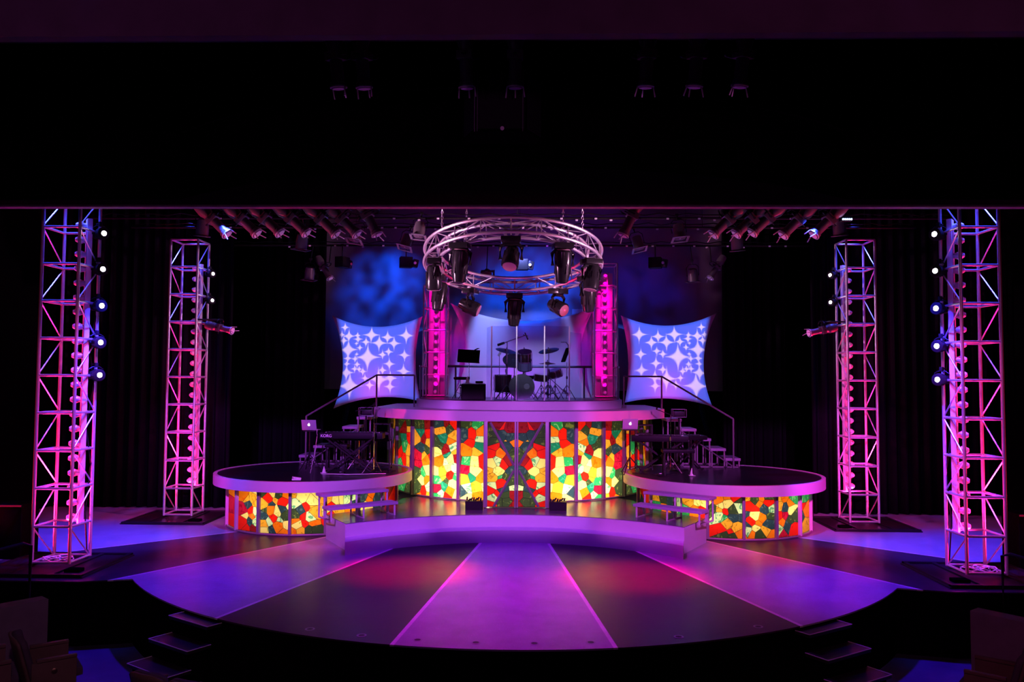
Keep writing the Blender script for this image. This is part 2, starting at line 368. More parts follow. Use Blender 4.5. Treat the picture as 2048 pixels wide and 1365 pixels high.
# ================================================================ STAINED GLASS DRUMS
def vor(seeds, rect):
    """voronoi cells of the seeds clipped to rect -> [(poly, colour)]"""
    out = []; wt = [.005 * math.sin(abs(q[0]) * 37.7 + q[1] * 91.3) for q in seeds]
    for i, (x, y, c) in enumerate(seeds):
        poly = [(rect[0], rect[1]), (rect[2], rect[1]), (rect[2], rect[3]), (rect[0], rect[3])]
        for j, (a, b, _) in enumerate(seeds):
            if i == j: continue
            mx, my, nx, ny = (x + a) / 2, (y + b) / 2, a - x, b - y
            if nx * nx + ny * ny < 1e-9: continue
            t_ = (wt[i] - wt[j]) / (2 * (nx * nx + ny * ny)); mx += nx * t_; my += ny * t_; new = []
            for k in range(len(poly)):
                p, q = poly[k], poly[(k + 1) % len(poly)]
                dp = (p[0] - mx) * nx + (p[1] - my) * ny; dq = (q[0] - mx) * nx + (q[1] - my) * ny
                if dp <= 0: new.append(p)
                if (dp < 0 < dq) or (dq < 0 < dp):
                    t = dp / (dp - dq); new.append((p[0] + (q[0] - p[0]) * t, p[1] + (q[1] - p[1]) * t))
            poly = new
            if len(poly) < 3: break
        if len(poly) >= 3: out.append((poly, c))
    return out
KEYS = list(FILM)
def glass_panel(A, B, u0, u1, z0, z1, seeds, parent, back=.012):
    """flat panel between plan points A and B showing the u0..u1 slice of the seed pattern"""
    A, B = Vector((*A, 0)), Vector((*B, 0)); t = (B - A).normalized(); n = Vector((t.y, -t.x, 0))
    if n.y > 0 and abs(n.y) > .01: n = -n
    f = lambda u, z, o=0: A + (B - A) * ((u - u0) / (u1 - u0)) + Vector((0, 0, z)) + n * o
    k = (B - A).length / abs(u1 - u0); s = [((x) * k, z, c) for x, z, c in seeds if u0 - 14 * (1 if k < .1 else 5) < x < u1 + 14 * (1 if k < .1 else 5)]
    cells = vor(s, (u0 * k, z0, u1 * k, z1)); bm = bmesh.new(); lead = MB()
    for poly, c in cells:
        vs = [bm.verts.new(f(p[0] / k, p[1])) for p in poly]
        try: bm.faces.new(vs).material_index = KEYS.index(c)
        except ValueError: continue
        for i in range(len(poly)):
            p, q = poly[i], poly[(i + 1) % len(poly)]
            if (p[0], p[1]) > (q[0], q[1]): continue
            a, b = f(p[0] / k, p[1], .004), f(q[0] / k, q[1], .004)
            if (b - a).length > .02: lead.tube(a, b, .0035, 4)
    bmesh.ops.remove_doubles(bm, verts=bm.verts, dist=1e-4)
    me = bpy.data.meshes.new('glass_panel'); bmesh.ops.translate(bm, vec=-Vector(parent.location), verts=bm.verts); bm.to_mesh(me); bm.free()
    for kk in KEYS: me.materials.append(FILM[kk])
    o = bpy.data.objects.new('glass_panel', me); COL.objects.link(o); o.parent = parent
    l = lead.build('leading', LEADM, o); l.data.transform(Matrix.Translation(-Vector(parent.location)))
    return o
def parse(s, sc=1.): return [(float(a) * sc, float(b), c) for a, b, c in (t.split(',') for t in s.split(';'))]
SEED_WALL='-80.1,2.03,Y;-74.4,2.02,Y;-80.2,1.65,K;-72.3,1.85,K;-80.1,1.31,R;-80.1,1.06,O;-71.6,1.42,O;-72.7,1.12,G;-74.8,1.21,Y;-61.4,2.07,K;-52.9,2.07,K;-58.8,1.89,D;-52.8,1.89,Y;-58.7,1.71,T;-52.7,1.75,R;-57.5,1.50,G;-62.2,1.36,R;-54.4,1.40,Y;-58.4,1.19,R;-54.3,1.19,Y;-60.7,1.11,G;-50.8,1.18,D;-64.5,1.54,K;-45.0,2.02,K;-39.2,2.06,D;-45.0,1.82,T;-46.4,1.74,Y;-38.9,1.81,R;-42.9,1.71,D;-38.5,1.63,Y;-44.2,1.50,B;-39.7,1.49,K;-45.5,1.34,P;-37.9,1.34,R;-40.8,1.24,O;-45.4,1.16,P;-46.1,0.97,K;-42.1,1.33,Y;-40.2,1.05,C;-38.1,1.05,W;-40.1,0.82,O;-43.6,0.81,C;-46.0,0.64,K;-42.5,0.56,R;-38.3,0.68,W;-44.5,0.44,O;-38.5,0.50,Y;-42.0,0.99,G;-33.0,2.05,B;-29.9,2.07,D;-26.0,2.06,R;-32.5,1.91,Y;-27.9,1.95,K;-26.5,1.84,Y;-31.9,1.78,T;-34.6,1.67,K;-27.4,1.70,O;-32.9,1.59,K;-30.1,1.50,D;-26.4,1.58,W;-25.4,1.49,Y;-34.5,1.44,C;-29.3,1.40,T;-33.4,1.27,O;-29.8,1.24,W;-27.8,1.31,C;-24.9,1.34,D;-25.8,1.14,W;-31.8,1.03,Y;-34.4,1.02,C;-29.2,1.11,C;-28.0,0.96,R;-31.2,0.93,Y;-25.8,0.92,G;-34.4,0.83,G;-29.7,0.84,K;-26.7,0.79,C;-30.7,0.73,T;-34.3,0.69,P;-32.7,0.57,W;-27.7,0.63,O;-28.9,0.52,R;-25.3,0.58,C;-34.3,0.47,G;-20.5,2.07,K;-16.1,2.03,G;-21.4,1.87,B;-18.3,1.87,R;-14.4,1.90,O;-14.4,1.77,W;-18.7,1.70,R;-14.6,1.63,T;-16.1,1.49,Y;-20.6,1.50,O;-20.4,1.31,G;-16.5,1.29,C;-13.9,1.30,R;-20.8,1.09,P;-16.8,1.08,C;-18.1,0.97,T;-21.2,0.91,Y;-14.3,0.95,O;-20.3,0.72,W;-15.9,0.76,Y;-13.4,0.78,C;-22.0,0.63,B;-20.7,0.51,C;-15.1,0.56,O'
SEED_GATE='-49.5,1.95,K;-28.8,2.06,R;-14.3,2.02,D;-37.1,2.12,D;-26.6,1.91,B;-14.2,1.88,B;-7.9,1.75,O;-51.4,1.79,K;-18.3,1.83,Y;-47.2,1.66,R;-51.2,1.54,R;-32.6,1.52,O;-9.9,1.58,K;-18.2,1.67,B;-5.7,1.50,K;-49.0,1.33,C;-53.1,1.19,Y;-38.7,1.38,W;-26.3,1.34,R;-18.0,1.40,D;-46.8,1.07,Y;-34.4,1.07,G;-24.0,1.05,K;-9.6,1.17,B;-9.6,1.01,K;-30.2,0.93,R;-46.7,0.90,W;-52.8,0.78,R;-26.0,0.82,B;-5.3,0.85,W;-40.4,0.70,R;-21.8,0.70,K;-5.3,0.70,D;-46.5,0.64,W;-50.6,0.51,R;-29.9,0.56,K;-9.3,0.48,D;-19.6,0.56,K;-38.6,1.17,C'
SEED_LEFT='-36.2,0.75,O;-33.6,0.66,Y;-26.9,0.80,C;-27.9,0.70,Y;-32.2,0.55,B;-25.7,0.61,Y;-37.2,0.42,P;-29.8,0.44,R;-25.5,0.43,W;-35.7,0.30,C;-28.6,0.32,O;-36.9,0.18,R;-30.7,0.20,B;-25.8,0.19,W;-34.1,0.07,R;-27.3,0.09,D;-19.0,0.79,K;-16.2,0.70,R;-11.9,0.82,C;-8.6,0.80,K;-3.8,0.78,O;-13.5,0.56,B;-18.8,0.60,Y;-5.3,0.64,R;-10.2,0.68,Y;-2.1,0.57,C;-18.6,0.35,B;-13.4,0.47,O;-9.2,0.45,C;-6.0,0.50,B;-11.6,0.34,R;-15.0,0.26,W;-7.4,0.29,W;-3.5,0.39,K;-18.5,0.21,Y;-8.2,0.18,O;-13.1,0.10,B;-18.4,0.07,C;-4.9,0.07,O;-2.6,0.21,C;-16.9,0.47,K;2.4,0.78,Y;2.5,0.62,W;6.9,0.76,C;5.6,0.48,B;10.0,0.55,R;13.7,0.66,C;13.7,0.57,Y;2.6,0.41,K;7.9,0.37,R;12.4,0.36,W;2.7,0.28,O;8.7,0.21,R;13.9,0.22,O;5.8,0.09,Y;11.8,0.09,K;2.1,0.07,O;4.3,0.18,C;14.8,0.09,K;16.6,0.75,C;15.3,0.45,Y;21.9,0.70,Y;28.0,0.67,C;32.8,0.68,C;25.0,0.56,R;36.0,0.68,W;40.3,0.64,W;47.5,0.67,B;54.6,0.67,O;60.4,0.58,B;67.1,0.62,R;52.6,0.58,O;41.2,0.54,B;79.7,0.62,R;77.4,0.71,D;22.0,0.47,C;29.7,0.45,Y;39.5,0.48,O;25.1,0.32,R;50.6,0.49,C'
SEED_RIGHT='-15.4,0.78,O;-10.3,0.81,O;-4.5,0.81,R;-2.3,0.72,K;-13.3,0.65,C;-9.6,0.67,C;-19.2,0.54,K;-15.5,0.53,Y;-10.4,0.53,R;-11.9,0.40,G;-6.0,0.56,K;-2.3,0.61,W;-6.0,0.43,B;-1.6,0.43,B;-15.5,0.44,W;-9.7,0.31,Y;-13.4,0.21,R;-7.5,0.17,R;-3.9,0.24,Y;-11.9,0.10,K;-6.1,0.06,K;-1.7,0.13,O;3.0,0.79,Y;6.8,0.77,K;12.4,0.79,O;17.5,0.83,K;10.7,0.68,O;3.7,0.66,R;7.5,0.56,R;14.8,0.58,B;19.1,0.60,W;17.4,0.69,R;2.9,0.50,B;7.5,0.47,C;5.2,0.38,R;12.3,0.43,O;18.2,0.46,K;9.8,0.34,O;2.8,0.29,B;17.2,0.28,B;8.2,0.22,C;15.5,0.17,Y;2.1,0.18,W;5.8,0.11,O;11.3,0.08,K;18.0,0.12,O;25.7,0.77,Y;29.8,0.81,O;25.6,0.64,Y;30.7,0.58,B;35.3,0.66,O;37.9,0.77,G;36.4,0.52,C;25.5,0.43,R;30.6,0.44,P;35.1,0.34,K;27.5,0.31,O;32.7,0.23,B;25.4,0.20,W;37.5,0.17,R;28.4,0.10,P;38.9,0.42,K;52.5,0.73,G;52.3,0.57,R;54.6,0.46,O;50.0,0.34,B;53.0,0.18,Y;-60.0,0.60,Y;-53.1,0.66,K;-48.9,0.65,B;-41.4,0.63,W;-34.6,0.67,Y;-28.2,0.66,C;-23.6,0.67,C;-25.2,0.55,R;-53.1,0.54,O;-60.0,0.51,G;-36.3,0.55,G;-29.8,0.52,O;-87.9,0.53,Y;-76.9,0.73,R;-82.2,0.46,B'

wl = parse(SEED_WALL); wall_seeds = wl + [(-x, z, c) for x, z, c in wl]
gl_ = parse(SEED_GATE, .01); gate_seeds = gl_ + [(-x, z, c) for x, z, c in gl_]

dw = thing('stained_glass_wall', 'tall curved wall of backlit red, green and yellow glass panels under the middle deck', 'wall panel', (0, 20.2, .46))
ang = [-80, -65, -49, -36.5, -23.5, -12.3, 12.3, 23.5, 36.5, 49, 65, 80]
P3 = lambda a, r=3.1: (r * math.sin(R(a)), 20.2 - r * math.cos(R(a)))
for a, b in zip(ang, ang[1:]):
    if a == -12.3: continue
    glass_panel(P3(a), P3(b), a, b, .47, 2.17, wall_seeds, dw)
for a in ang:
    x, y = P3(a, 3.13); MB().box((x, y, 1.32), (.07, .07, 1.72), (0, 0, R(a)), .006).build('post', POSTM, dw, world=True)
MB().path([(*P3(a, 3.12), .475) for a in range(-80, -11, 4)], .014, 6).path([(*P3(a, 3.12), .475) for a in range(12, 81, 4)], .014, 6).build('sill', POSTM, dw, world=True)
MB().prism([P3(a, 2.2) for a in range(-85, 86, 10)] + [P3(a, 2.16) for a in range(85, -86, -10)], .47, 2.17).build('backing', MATTE, dw, world=True)  # unseen shell added so the lamps inside do not leak light backwards
# gate in the middle with crossed braces
gt = thing('stained_glass_gate', 'pair of flat stained glass doors crossed by grey diagonal braces in the wall centre', 'gate', (0, 16.42, .46))
glass_panel((-.6, 16.44), (0, 16.44), -.6, 0, .47, 2.17, gate_seeds, gt)
glass_panel((0, 16.44), (.6, 16.44), 0, .6, .47, 2.17, gate_seeds, gt)
for x in (-.62, .62): MB().box((x, 16.41, 1.32), (.075, .08, 1.72), bev=.006).build('post', POSTM, gt, world=True)
for x in (-.022, .022): MB().box((x, 16.40, 1.32), (.032, .05, 1.72), bev=.004).build('door_stile', POSTM, gt, world=True)
for sx in (-1, 1):
    MB().tube((sx * .53, 16.395, 2.16), (sx * .05, 16.395, 1.30), .026, 4).build('brace', POSTM, gt, world=True)
    MB().tube((sx * .05, 16.395, 1.20), (sx * .45, 16.395, .48), .026, 4).build('brace', POSTM, gt, world=True)
for sx in (-1, 1): MB().box((sx * .64, 16.8, 1.32), (.02, .70, 1.72)).build('side_cheek', STEEL, gt, world=True)
for sg in (-1, 1):
    a_, b_ = P3(sg * 83, 2.1), P3(sg * 83, 3.1); MB().box(((a_[0] + b_[0]) / 2, (a_[1] + b_[1]) / 2, 1.32), (1.0, .03, 1.70), (0, 0, R(sg * 83 - 90))).build('backing', MATTE, dw, world=True)  # unseen end caps added against light leaking round the sides
for a, p, z in ((-68, 10, 1.0), (-43, 22, .85), (-30, 40, .8), (-18, 42, .8), (18, 42, .8), (30, 40, .8), (43, 22, .85), (68, 10, 1.0)):
    x, y = P3(a, 2.55); point((x, y, z), WARM, p, .16)
point((-.38, 16.95, 1.1), WARM, 9, .12); point((.38, 16.95, 1.1), WARM, 9, .12)

def side_deck(sx, seeds, label):
    cx, cy = 4.33 * sx, 17.38
    t = thing('round_side_deck', label, 'stage platform', (cx, cy, 0))
    cp = arc(cx, cy, 1.75, -86, 86, 8); an = [-86 + 21.5 * i for i in range(9)]
    hidden = (lambda a: False)
    for i in range(8): glass_panel(cp[i], cp[i + 1], an[i], an[i + 1], .03, .85, seeds, t)
    for i, p in enumerate(arc(cx, cy, 1.78, -86, 86, 8)):
        MB().box((p[0], p[1], .43), (.055, .06, .84), (0, 0, R(an[i])), .005).build('post', RIM if abs(p[0]) > 5.5 else POSTM, t, world=True)
    MB().path([(x, y, .02) for x, y in arc(cx, cy, 1.79, -86, 86, 32)], .02, 6).build('sill', POSTM, t, world=True)
    rim = [(x, y) for x, y in arc(cx, cy, 2.06, -180, 180, 96)][:-1]
    a = MB(); o_ = rim; inn = arc(cx, cy, 1.98, -180, 180, 96)[:-1]; bm = a.bm; n = 96
    V = [[bm.verts.new((x, y, z)) for x, y in ring] for ring, z in ((o_, .86), (o_, 1.065), (inn, 1.065), (inn, .86))]
    for q in range(4):
        for i in range(n): bm.faces.new((V[q][i], V[q][(i + 1) % n], V[(q + 1) % 4][(i + 1) % n], V[(q + 1) % 4][i]))
    a.build('rim', RIM, t, world=True)
    MB().prism(arc(cx, cy, 1.978, -180, 180, 96)[:-1], .9, 1.055).build('deck_top', DECK, t, world=True)
    for i in range(8):
        a0 = R(100 + i * 22.5); x, y = cx + 1.7 * math.sin(a0), cy - 1.7 * math.cos(a0)
        MB().box((x, y, .45), (.06, .06, .9)).build('leg', STEEL, t, world=True)
    MB().prism(arc(cx, cy, 1.0, -180, 180, 24)[:-1], .0, .86).build('core', MATTE, t, world=True)
    for a_, p in ((-58, 4), (-25, 11), (8, 11), (40, 9), (65, 4)):
        x = cx + 1.36 * math.sin(R(a_)); y = cy - 1.36 * math.cos(R(a_)); point((x, y, .5), WARM, p, .1)
    return t
side_deck(-1, parse(SEED_LEFT), 'round black-topped side deck on glowing glass base, left of the centre')
side_deck(1, parse(SEED_RIGHT), 'round black-topped side deck on glowing glass base, right of the centre')

# middle deck and drum riser
md = thing('middle_deck', 'wide lavender-edged deck on top of the tall stained glass wall', 'stage platform', (0, 19, 2.18))
half = arc(0, 20.0, 3.65, -64.7, 64.7, 60)
MB().prism(half + [(3.3, 21.6), (-3.3, 21.6)], 2.18, 2.385).build('deck', RIM, md, world=True)
for sx in (-1, 1):
    for yy in (19.9, 21.4): MB().box((sx * 3.2, yy, 1.09), (.07, .07, 2.18)).build('leg', STEEL, md, world=True)
rs = thing('drum_riser', 'low lavender-edged round riser carrying the drums and two magenta towers', 'stage platform', (0, 19.5, 2.385))
ra = arc(0, 19.5, 2.45, -95, 95, 70)
MB().prism(ra + [(2.62, 21.5), (-2.62, 21.5)], 2.386, 2.57).build('rim', RIM, rs, world=True)
MB().prism(arc(0, 19.5, 2.38, -95, 95, 60) + [(2.55, 21.45), (-2.55, 21.45)], 2.5705, 2.58).build('deck_top', DECK, rs, world=True)

# curved step platform at stage level
pl = thing('curved_step_platform', 'wide lavender two-step platform curving in front of the stained glass wall', 'stage platform', (0, 16, 0))
lo = arc(0, 11.28, 3.92, -180 + 47.2, -180 - 47.2, 48)
def inner(r, xm):
    return [(x, 11.28 + math.sqrt(r * r - x * x)) for x in [(-xm + 2 * xm * i / 48) for i in range(49)]]
L0 = inner(3.92, 2.88); L1 = inner(4.30, 2.98)
MB().prism(L0 + [(x, y + .02) for x, y in reversed(L1)], 0, .225).build('lower_step', RIM, pl, world=True)
back = [(3.58, 15.4), (3.05, 15.95), (2.6, 16.7), (2.48, 17.6), (2.2, 17.95), (1.2, 17.3), (-1.2, 17.3), (-2.2, 17.95), (-2.48, 17.6), (-2.6, 16.7), (-3.05, 15.95), (-3.58, 15.4)]
MB().prism(L1 + back, 0, .44).build('upper_step', RIM, pl, world=True)
L2 = inner(4.36, 2.99)
MB().prism(L2 + back, .4405, .45).build('deck_top', PLDECK, pl, world=True)
# ================================================================ LIGHTING TOWERS
def truss_tower(name, label, loc, wid=.60, bays=10, bay=.6, mirror=1, r=.026, base=True, group=None):
    t = thing(name, label, 'truss tower', loc, 0, group); h = wid / 2
    cs = [(-h, -h), (h, -h), (h, h), (-h, h)]
    for x, y in cs: MB().tube((x, y, 0.02), (x, y, bays * bay), r, 10).build('post', ALU, t)
    fr = None
    for i in range(bays + 1):
        z = max(.04, i * bay)
        if fr is None:
            m = MB()
            for (a, b) in zip(cs, cs[1:] + cs[:1]): m.tube((*a, 0), (*b, 0), r * .8, 8)
            fr = m.build('crossbar_frame', ALU, t)
        else: fr = fr.copy(); COL.objects.link(fr)
        fr.location = (0, 0, z)
    dz = bay
    protos = {}
    for i in range(bays):
        for x in (-h, h):
            key = (x, i % 2)
            if key not in protos:
                p, q = ((x, -h, .02), (x, h, dz - .02)) if i % 2 else ((x, -h, dz - .02), (x, h, .02))
                protos[key] = MB().tube(p, q, r * .45, 6).build('diagonal_brace', ALU, t); o = protos[key]
            else: o = protos[key].copy(); COL.objects.link(o)
            o.location = (0, 0, i * bay)
    return t
def light_batten(label, loc, z0, z1, n, side, r=.055, w_=.16, face=0., group=None, board=None):
    """slim housing with round lamps; lamps face towards angle `face` (degrees from the audience, + to the right)"""
    t = thing('lamp_batten', label, 'light batten', (loc[0], loc[1], z0), R(face), group)
    MB().box((0, .05, (z1 - z0) / 2), (w_, .08, z1 - z0), bev=.01).build('housing', FABRIC if board is None else RIM, t)
    if board: MB().box((0, .16, (z1 - z0) / 2), (board, .03, z1 - z0), bev=.005).build('backing_board', RIM, t)
    k = (z1 - z0) / n; first = None
    for i in range(n):
        if first is None:
            rot = Matrix.Rotation(R(90), 4, 'X')
            lamp = MB().lathe([(r * .75, -.01), (r * .8, .03), (r, .05), (r, .09), (r * .86, .093)], 16, rot).build('lamp', ALU, t)
            bulb = MB().lathe([(r * .85, .085), (r * .8, .12), (r * .5, .15), (.001, .155)], 16, rot).build('bulb', GLASSB, lamp)
            first = lamp
            o = lamp
        else: o = copy_tree(first, t)
        o.location = (0, 0, k * (i + .5))
    return t
TW = {}
for nm, sx, y, lab in (('lf', -1, 13.08, 'tall aluminium truss tower nearest the camera on the left, rising past the black lip'),
                       ('rf', 1, 13.05, 'tall aluminium truss tower nearest the camera on the right, rising past the black lip'),
                       ('lr', -1, 17.68, 'shorter-looking aluminium truss tower standing farther back on the left'),
                       ('rr', 1, 17.62, 'shorter-looking aluminium truss tower standing farther back on the right')):
    TW[nm] = truss_tower('truss_tower', lab, (sx * 7.29, y, .05), mirror=sx)
for sx, s in ((-1, 'left'), (1, 'right')):
    truss_tower('truss_tower', f'magenta-lit truss tower on the drum riser, {s} of the drums', (sx * 2.16, 20.7, 2.58), wid=.57, bays=6 if sx > 0 else 5, bay=.567, r=.022)
    light_batten(f'magenta board with a column of round lamps inside the tower {s} of the drums', (sx * 2.16, 20.75, 0), 2.6, 5.8, 15, 0, .062, .17, 0, board=.44)
for sx, s in ((-1, 'left'), (1, 'right')):
    light_batten(f'blue-to-magenta lamp column inside the near {s} truss tower', (sx * 7.13, 13.2, 0), .62, 5.66, 21, 0, .062, .17, sx * 52)
    light_batten(f'lamp column inside the far {s} truss tower', (sx * 7.17, 17.85, 0), .66, 5.58, 21, 0, .062, .13, sx * 22)
# weighted steel bases
for sx, s in ((-1, 'left'), (1, 'right')):
    for y, q, yy in ((13.08, 'near', 12.95), (17.65, 'far', 17.45)):
        b = thing('tower_base', f'flat dark steel base plate with crossed bars under the {q} {s} tower', 'base plate', (sx * 7.3, yy, 0))
        MB().box((0, 0, .012), (1.75, 1.6, .02), bev=.003).build('plate', STEEL, b)
        for k in (-.82, -.36, .36, .82): MB().box((k, 0, .035), (.06, 1.6, .03)).build('bar', STEEL, b)
        for k in (-.76, .76): MB().box((0, k, .04), (1.7, .06, .028)).build('bar', STEEL, b)
        MB().box((sx * -.55, -.45, .045), (.24, .16, .05), bev=.01).build('weight', MATTE, b)
# coiled cables at the foot of the near towers
random.seed(4)
for sx, s in ((-1, 'left'), (1, 'right')):
    pts = []
    for i in range(70):
        a = i * .55; rr = .12 + .09 * math.sin(i * .37)
        pts.append((sx * 7.33 + rr * math.cos(a) * 1.3, 13.05 + rr * math.sin(a), .10 + .03 * math.sin(i * .8)))
    tag(MB().path(pts, .009, 5).build('cable_coil', TAPE), f'tangle of pale cable on the base inside the near {s} tower', 'cable')
    pts = [(sx * 7.03, 13.36, .12), (sx * 7.05, 13.3, .8), (sx * 7.0, 13.34, 1.6), (sx * 7.08, 13.3, 2.2), (sx * 7.0, 13.36, 2.9), (sx * 7.06, 13.3, 3.5), (sx * 7.0, 13.37, 4.1), (sx * 7.07, 13.3, 4.7), (sx * 7.02, 13.36, 5.4)]
    sm = []
    for a, b in zip(pts, pts[1:]):
        for k in range(6):
            u = k / 6; u = u * u * (3 - 2 * u); sm.append(Vector(a).lerp(Vector(b), u))
    tag(MB().path(sm, .011, 5).build('power_cable', BLACK), f'black power cable climbing the inner post of the near {s} tower', 'cable')

# small lit spotlights clamped to the tower posts
def par_proto():
    t = thing('spotlight', 'x', 'spotlight')
    rot = Matrix.Rotation(R(90), 4, 'Y')
    MB().lathe([(.035, -.17), (.07, -.15), (.078, -.05), (.085, .0), (.10, .02), (.10, .12), (.088, .125)], 20, rot).build('can', STEEL, t)
    MB().lathe([(.042, .105), (.042, .128), (.02, .135)], 16, rot).build('lit_lens', BULB, t)
    y = MB().path([(0, -.11, 0), (0, -.115, .10), (0, -.06, .135), (0, .06, .135), (0, .115, .10), (0, .11, 0)], .010, 6).build('yoke', STEEL, t)
    MB().box((-.0, 0, .17), (.05, .05, .07), bev=.006).tube((-.12, 0, .18), (0, 0, .18), .014).build('clamp', STEEL, t)
    MB().tube((0, -.13, 0), (0, -.105, 0), .022, 10).tube((0, .105, 0), (0, .13, 0), .022, 10).build('knob', BLACK, t)
    return t
PAR = par_proto(); pu = [False]
ordn = ['topmost', 'second from the top', 'third from the top', 'fourth from the top', 'lowest']
for sx, s in ((-1, 'left'), (1, 'right')):
    for i, z in enumerate((5.42, 4.82, 4.21, 3.60, 3.06)):
        x = sx * 6.93
        place(PAR, pu, (x, 13.28, z), R(0 if sx < 0 else 180) + R(-34 if sx < 0 else 34), f'lit white spotlight on the near {s} tower, {ordn[i]} of five', f'spotlights on the near {s} tower')
        spot((x - sx * .2, 13.16, z), (0, 16.5, 1.2), (.8, .3, 1), 8, 50, 1, .05)
    for i, z in enumerate((5.36, 4.76, 4.18)):
        place(PAR, pu, (sx * 6.92, 17.9, z), R(0 if sx < 0 else 180) + R(-34 if sx < 0 else 34), f'lit white spotlight on the far {s} tower, {["topmost", "middle one", "lowest"][i]} of three', f'spotlights on the far {s} tower', .85)

# profile spots
def profile_proto():
    t = thing('profile_spotlight', 'x', 'spotlight')
    rot = Matrix.Rotation(R(90), 4, 'Y')
    MB().lathe([(.05, -.34), (.085, -.32), (.095, -.24), (.10, -.16), (.075, -.08), (.07, -.03)], 18, rot).build('lamp_housing', FIXT, t)
    MB().box((-.0, 0, 0), (.09, .17, .17), bev=.012).build('gate', FIXT, t)
    MB().lathe([(.068, .04), (.068, .26), (.082, .27), (.082, .33), (.07, .335)], 18, rot).build('lens_tube', FIXT, t)
    MB().lathe([(.066, .30), (.066, .342), (.03, .35)], 16, rot).build('lens', GLASSB, t)
    m = MB()
    for k in (0, 90, 180, 270): m.box((0, .11 * math.cos(R(k)), .11 * math.sin(R(k))), (.012, .03, .05), (R(k + 90), 0, 0))
    m.build('shutter', STEEL, t)
    MB().path([(0, -.12, 0), (0, -.125, .14), (0, -.07, .19), (0, .07, .19), (0, .125, .14), (0, .12, 0)], .011, 6).build('yoke', STEEL, t)
    m = MB(); m.lathe([(.084, .315), (.092, .315), (.092, .33), (.084, .33)], 18, rot)
    for k in (-1, 1): m.tube((.32, k * .085, 0), (.43, k * .10, .03 * k), .008, 6)
    m.tube((.32, 0, .085), (.42, 0, .10), .008, 6).build('colour_frame_holder', ALU, t)
    return t
PRO = profile_proto(); qu = [False]
for sx, s in ((-1, 'left'), (1, 'right')):
    place(PRO, qu, (sx * 6.55, 17.55, 4.13), (0, R(12), R(-12) if sx < 0 else R(192)), f'long profile spotlight with open shutters sticking out from the far {s} tower')
    tag(MB().tube((sx * 6.98, 17.42, 4.3), (sx * 6.5, 17.5, 4.3), .018).build('mounting_arm', STEEL), f'short steel arm holding the profile spotlight on the far {s} tower', 'bracket')

# ================================================================ RAILS, STAIRS, STEPS
for sx, s in ((-1, 'left'), (1, 'right')):
    t = thing('handrail', f'thin grey handrail of the middle deck sloping down to the {s} side deck', 'handrail', (sx * 3.25, 18.44, 2.385))
    MB().path([(sx * 2.42, 18.75, 3.12), (sx * 3.25, 18.5, 3.12), (sx * 4.86, 18.5, 2.17)], .02, 8).build('rail', RAILP, t, world=True)
    MB().tube((sx * 3.25, 18.5, 2.385), (sx * 3.25, 18.5, 3.12), .02).build('post', RAILP, t, world=True)
    MB().tube((sx * 4.86, 18.5, 1.06), (sx * 4.86, 18.5, 2.17), .02).build('post', RAILP, t, world=True)
    MB().tube((sx * 2.42, 18.75, 2.385), (sx * 2.42, 18.75, 3.12), .018).build('post', RAILP, t, world=True)
    t = thing('handrail', f'low grey rail section on the {s} edge of the drum riser', 'handrail', (sx * 2.35, 19.0, 2.58))
    MB().path([(sx * 2.30, 18.9, 3.34), (sx * 2.36, 19.2, 3.34), (sx * 2.34, 20.3, 3.34)], .018, 8).build('rail', RAILP, t, world=True)
    for x, y in ((2.30, 18.9), (2.36, 19.3), (2.34, 20.3)): MB().tube((sx * x, y, 2.58), (sx * x, y, 3.34), .016).build('post', RAILP, t, world=True)
    # open stair with five treads
    st = thing('open_stair', f'open metal stair with lavender treads climbing from the {s} side deck', 'stairs', (sx * 4.2, 18.95, 1.06))
    for i in range(5):
        x = sx * (4.86 - i * .33); z = 1.06 + .22 * (i + 1)
        MB().box((x, 18.93, z - .03), (.34, .78, .06), bev=.006).build('tread', TREADP, st, world=True)
        for yy in (18.58, 19.28):
            m = MB(); m.box((x + sx * .14, yy, (1.06 + z - .06) / 2), (.03, .03, z - .06 - 1.06)).box((x - sx * .14, yy, (1.06 + z - .06) / 2), (.03, .03, z - .06 - 1.06))
            m.box((x, yy, 1.08), (.3, .03, .03)); m.build('leg_frame', RAILP, st, world=True)
    MB().tube((sx * 4.85, 18.56, 1.1), (sx * 3.6, 18.56, 1.95), .014).build('brace', RAILP, st, world=True)
    # two-tread step unit on the curved platform
    dv = Vector((1.04, .80, 0)).normalized() if sx < 0 else Vector((1.04, -.80, 0)).normalized()
    c = Vector((sx * 2.78, 15.02, 0)); nrm = Vector((-dv.y, dv.x, 0))
    rz = math.atan2(dv.y, dv.x)
    st = thing('step_unit', f'two-tread lavender step unit leading up to the {s} side deck', 'steps', (c.x, c.y, .45), rz)
    MB().box((0, .14, .225), (1.40, .30, .05), bev=.006).build('tread', TREADP, st)
    MB().box((-.02 if sx < 0 else .02, .45, .43), (1.36, .30, .05), bev=.006).build('tread', TREADP, st)
    for x in (-.64, 0, .64):
        m = MB(); b = .014
        m.box((x, .02, .10), (.025, .025, .20)).box((x, .28, .10), (.025, .025, .20)).box((x, .15, .012), (.025, .28, .024))
        m.box((x, .33, .2), (.025, .025, .40)).box((x, .57, .2), (.025, .025, .40)).box((x, .30, .012), (.025, .56, .024))
        m.build('leg_frame', RIM, st)
t = thing('handrail', 'straight grey back rail running behind the drum kit', 'handrail', (0, 20.2, 2.58))
MB().tube((-1.8, 20.2, 3.36), (1.8, 20.2, 3.36), .03).build('rail', RAILP, t, world=True)
for x in (-1.6, 0.13, 1.6): MB().tube((x, 20.2, 2.58), (x, 20.2, 3.36), .025).build('post', RAILP, t, world=True)

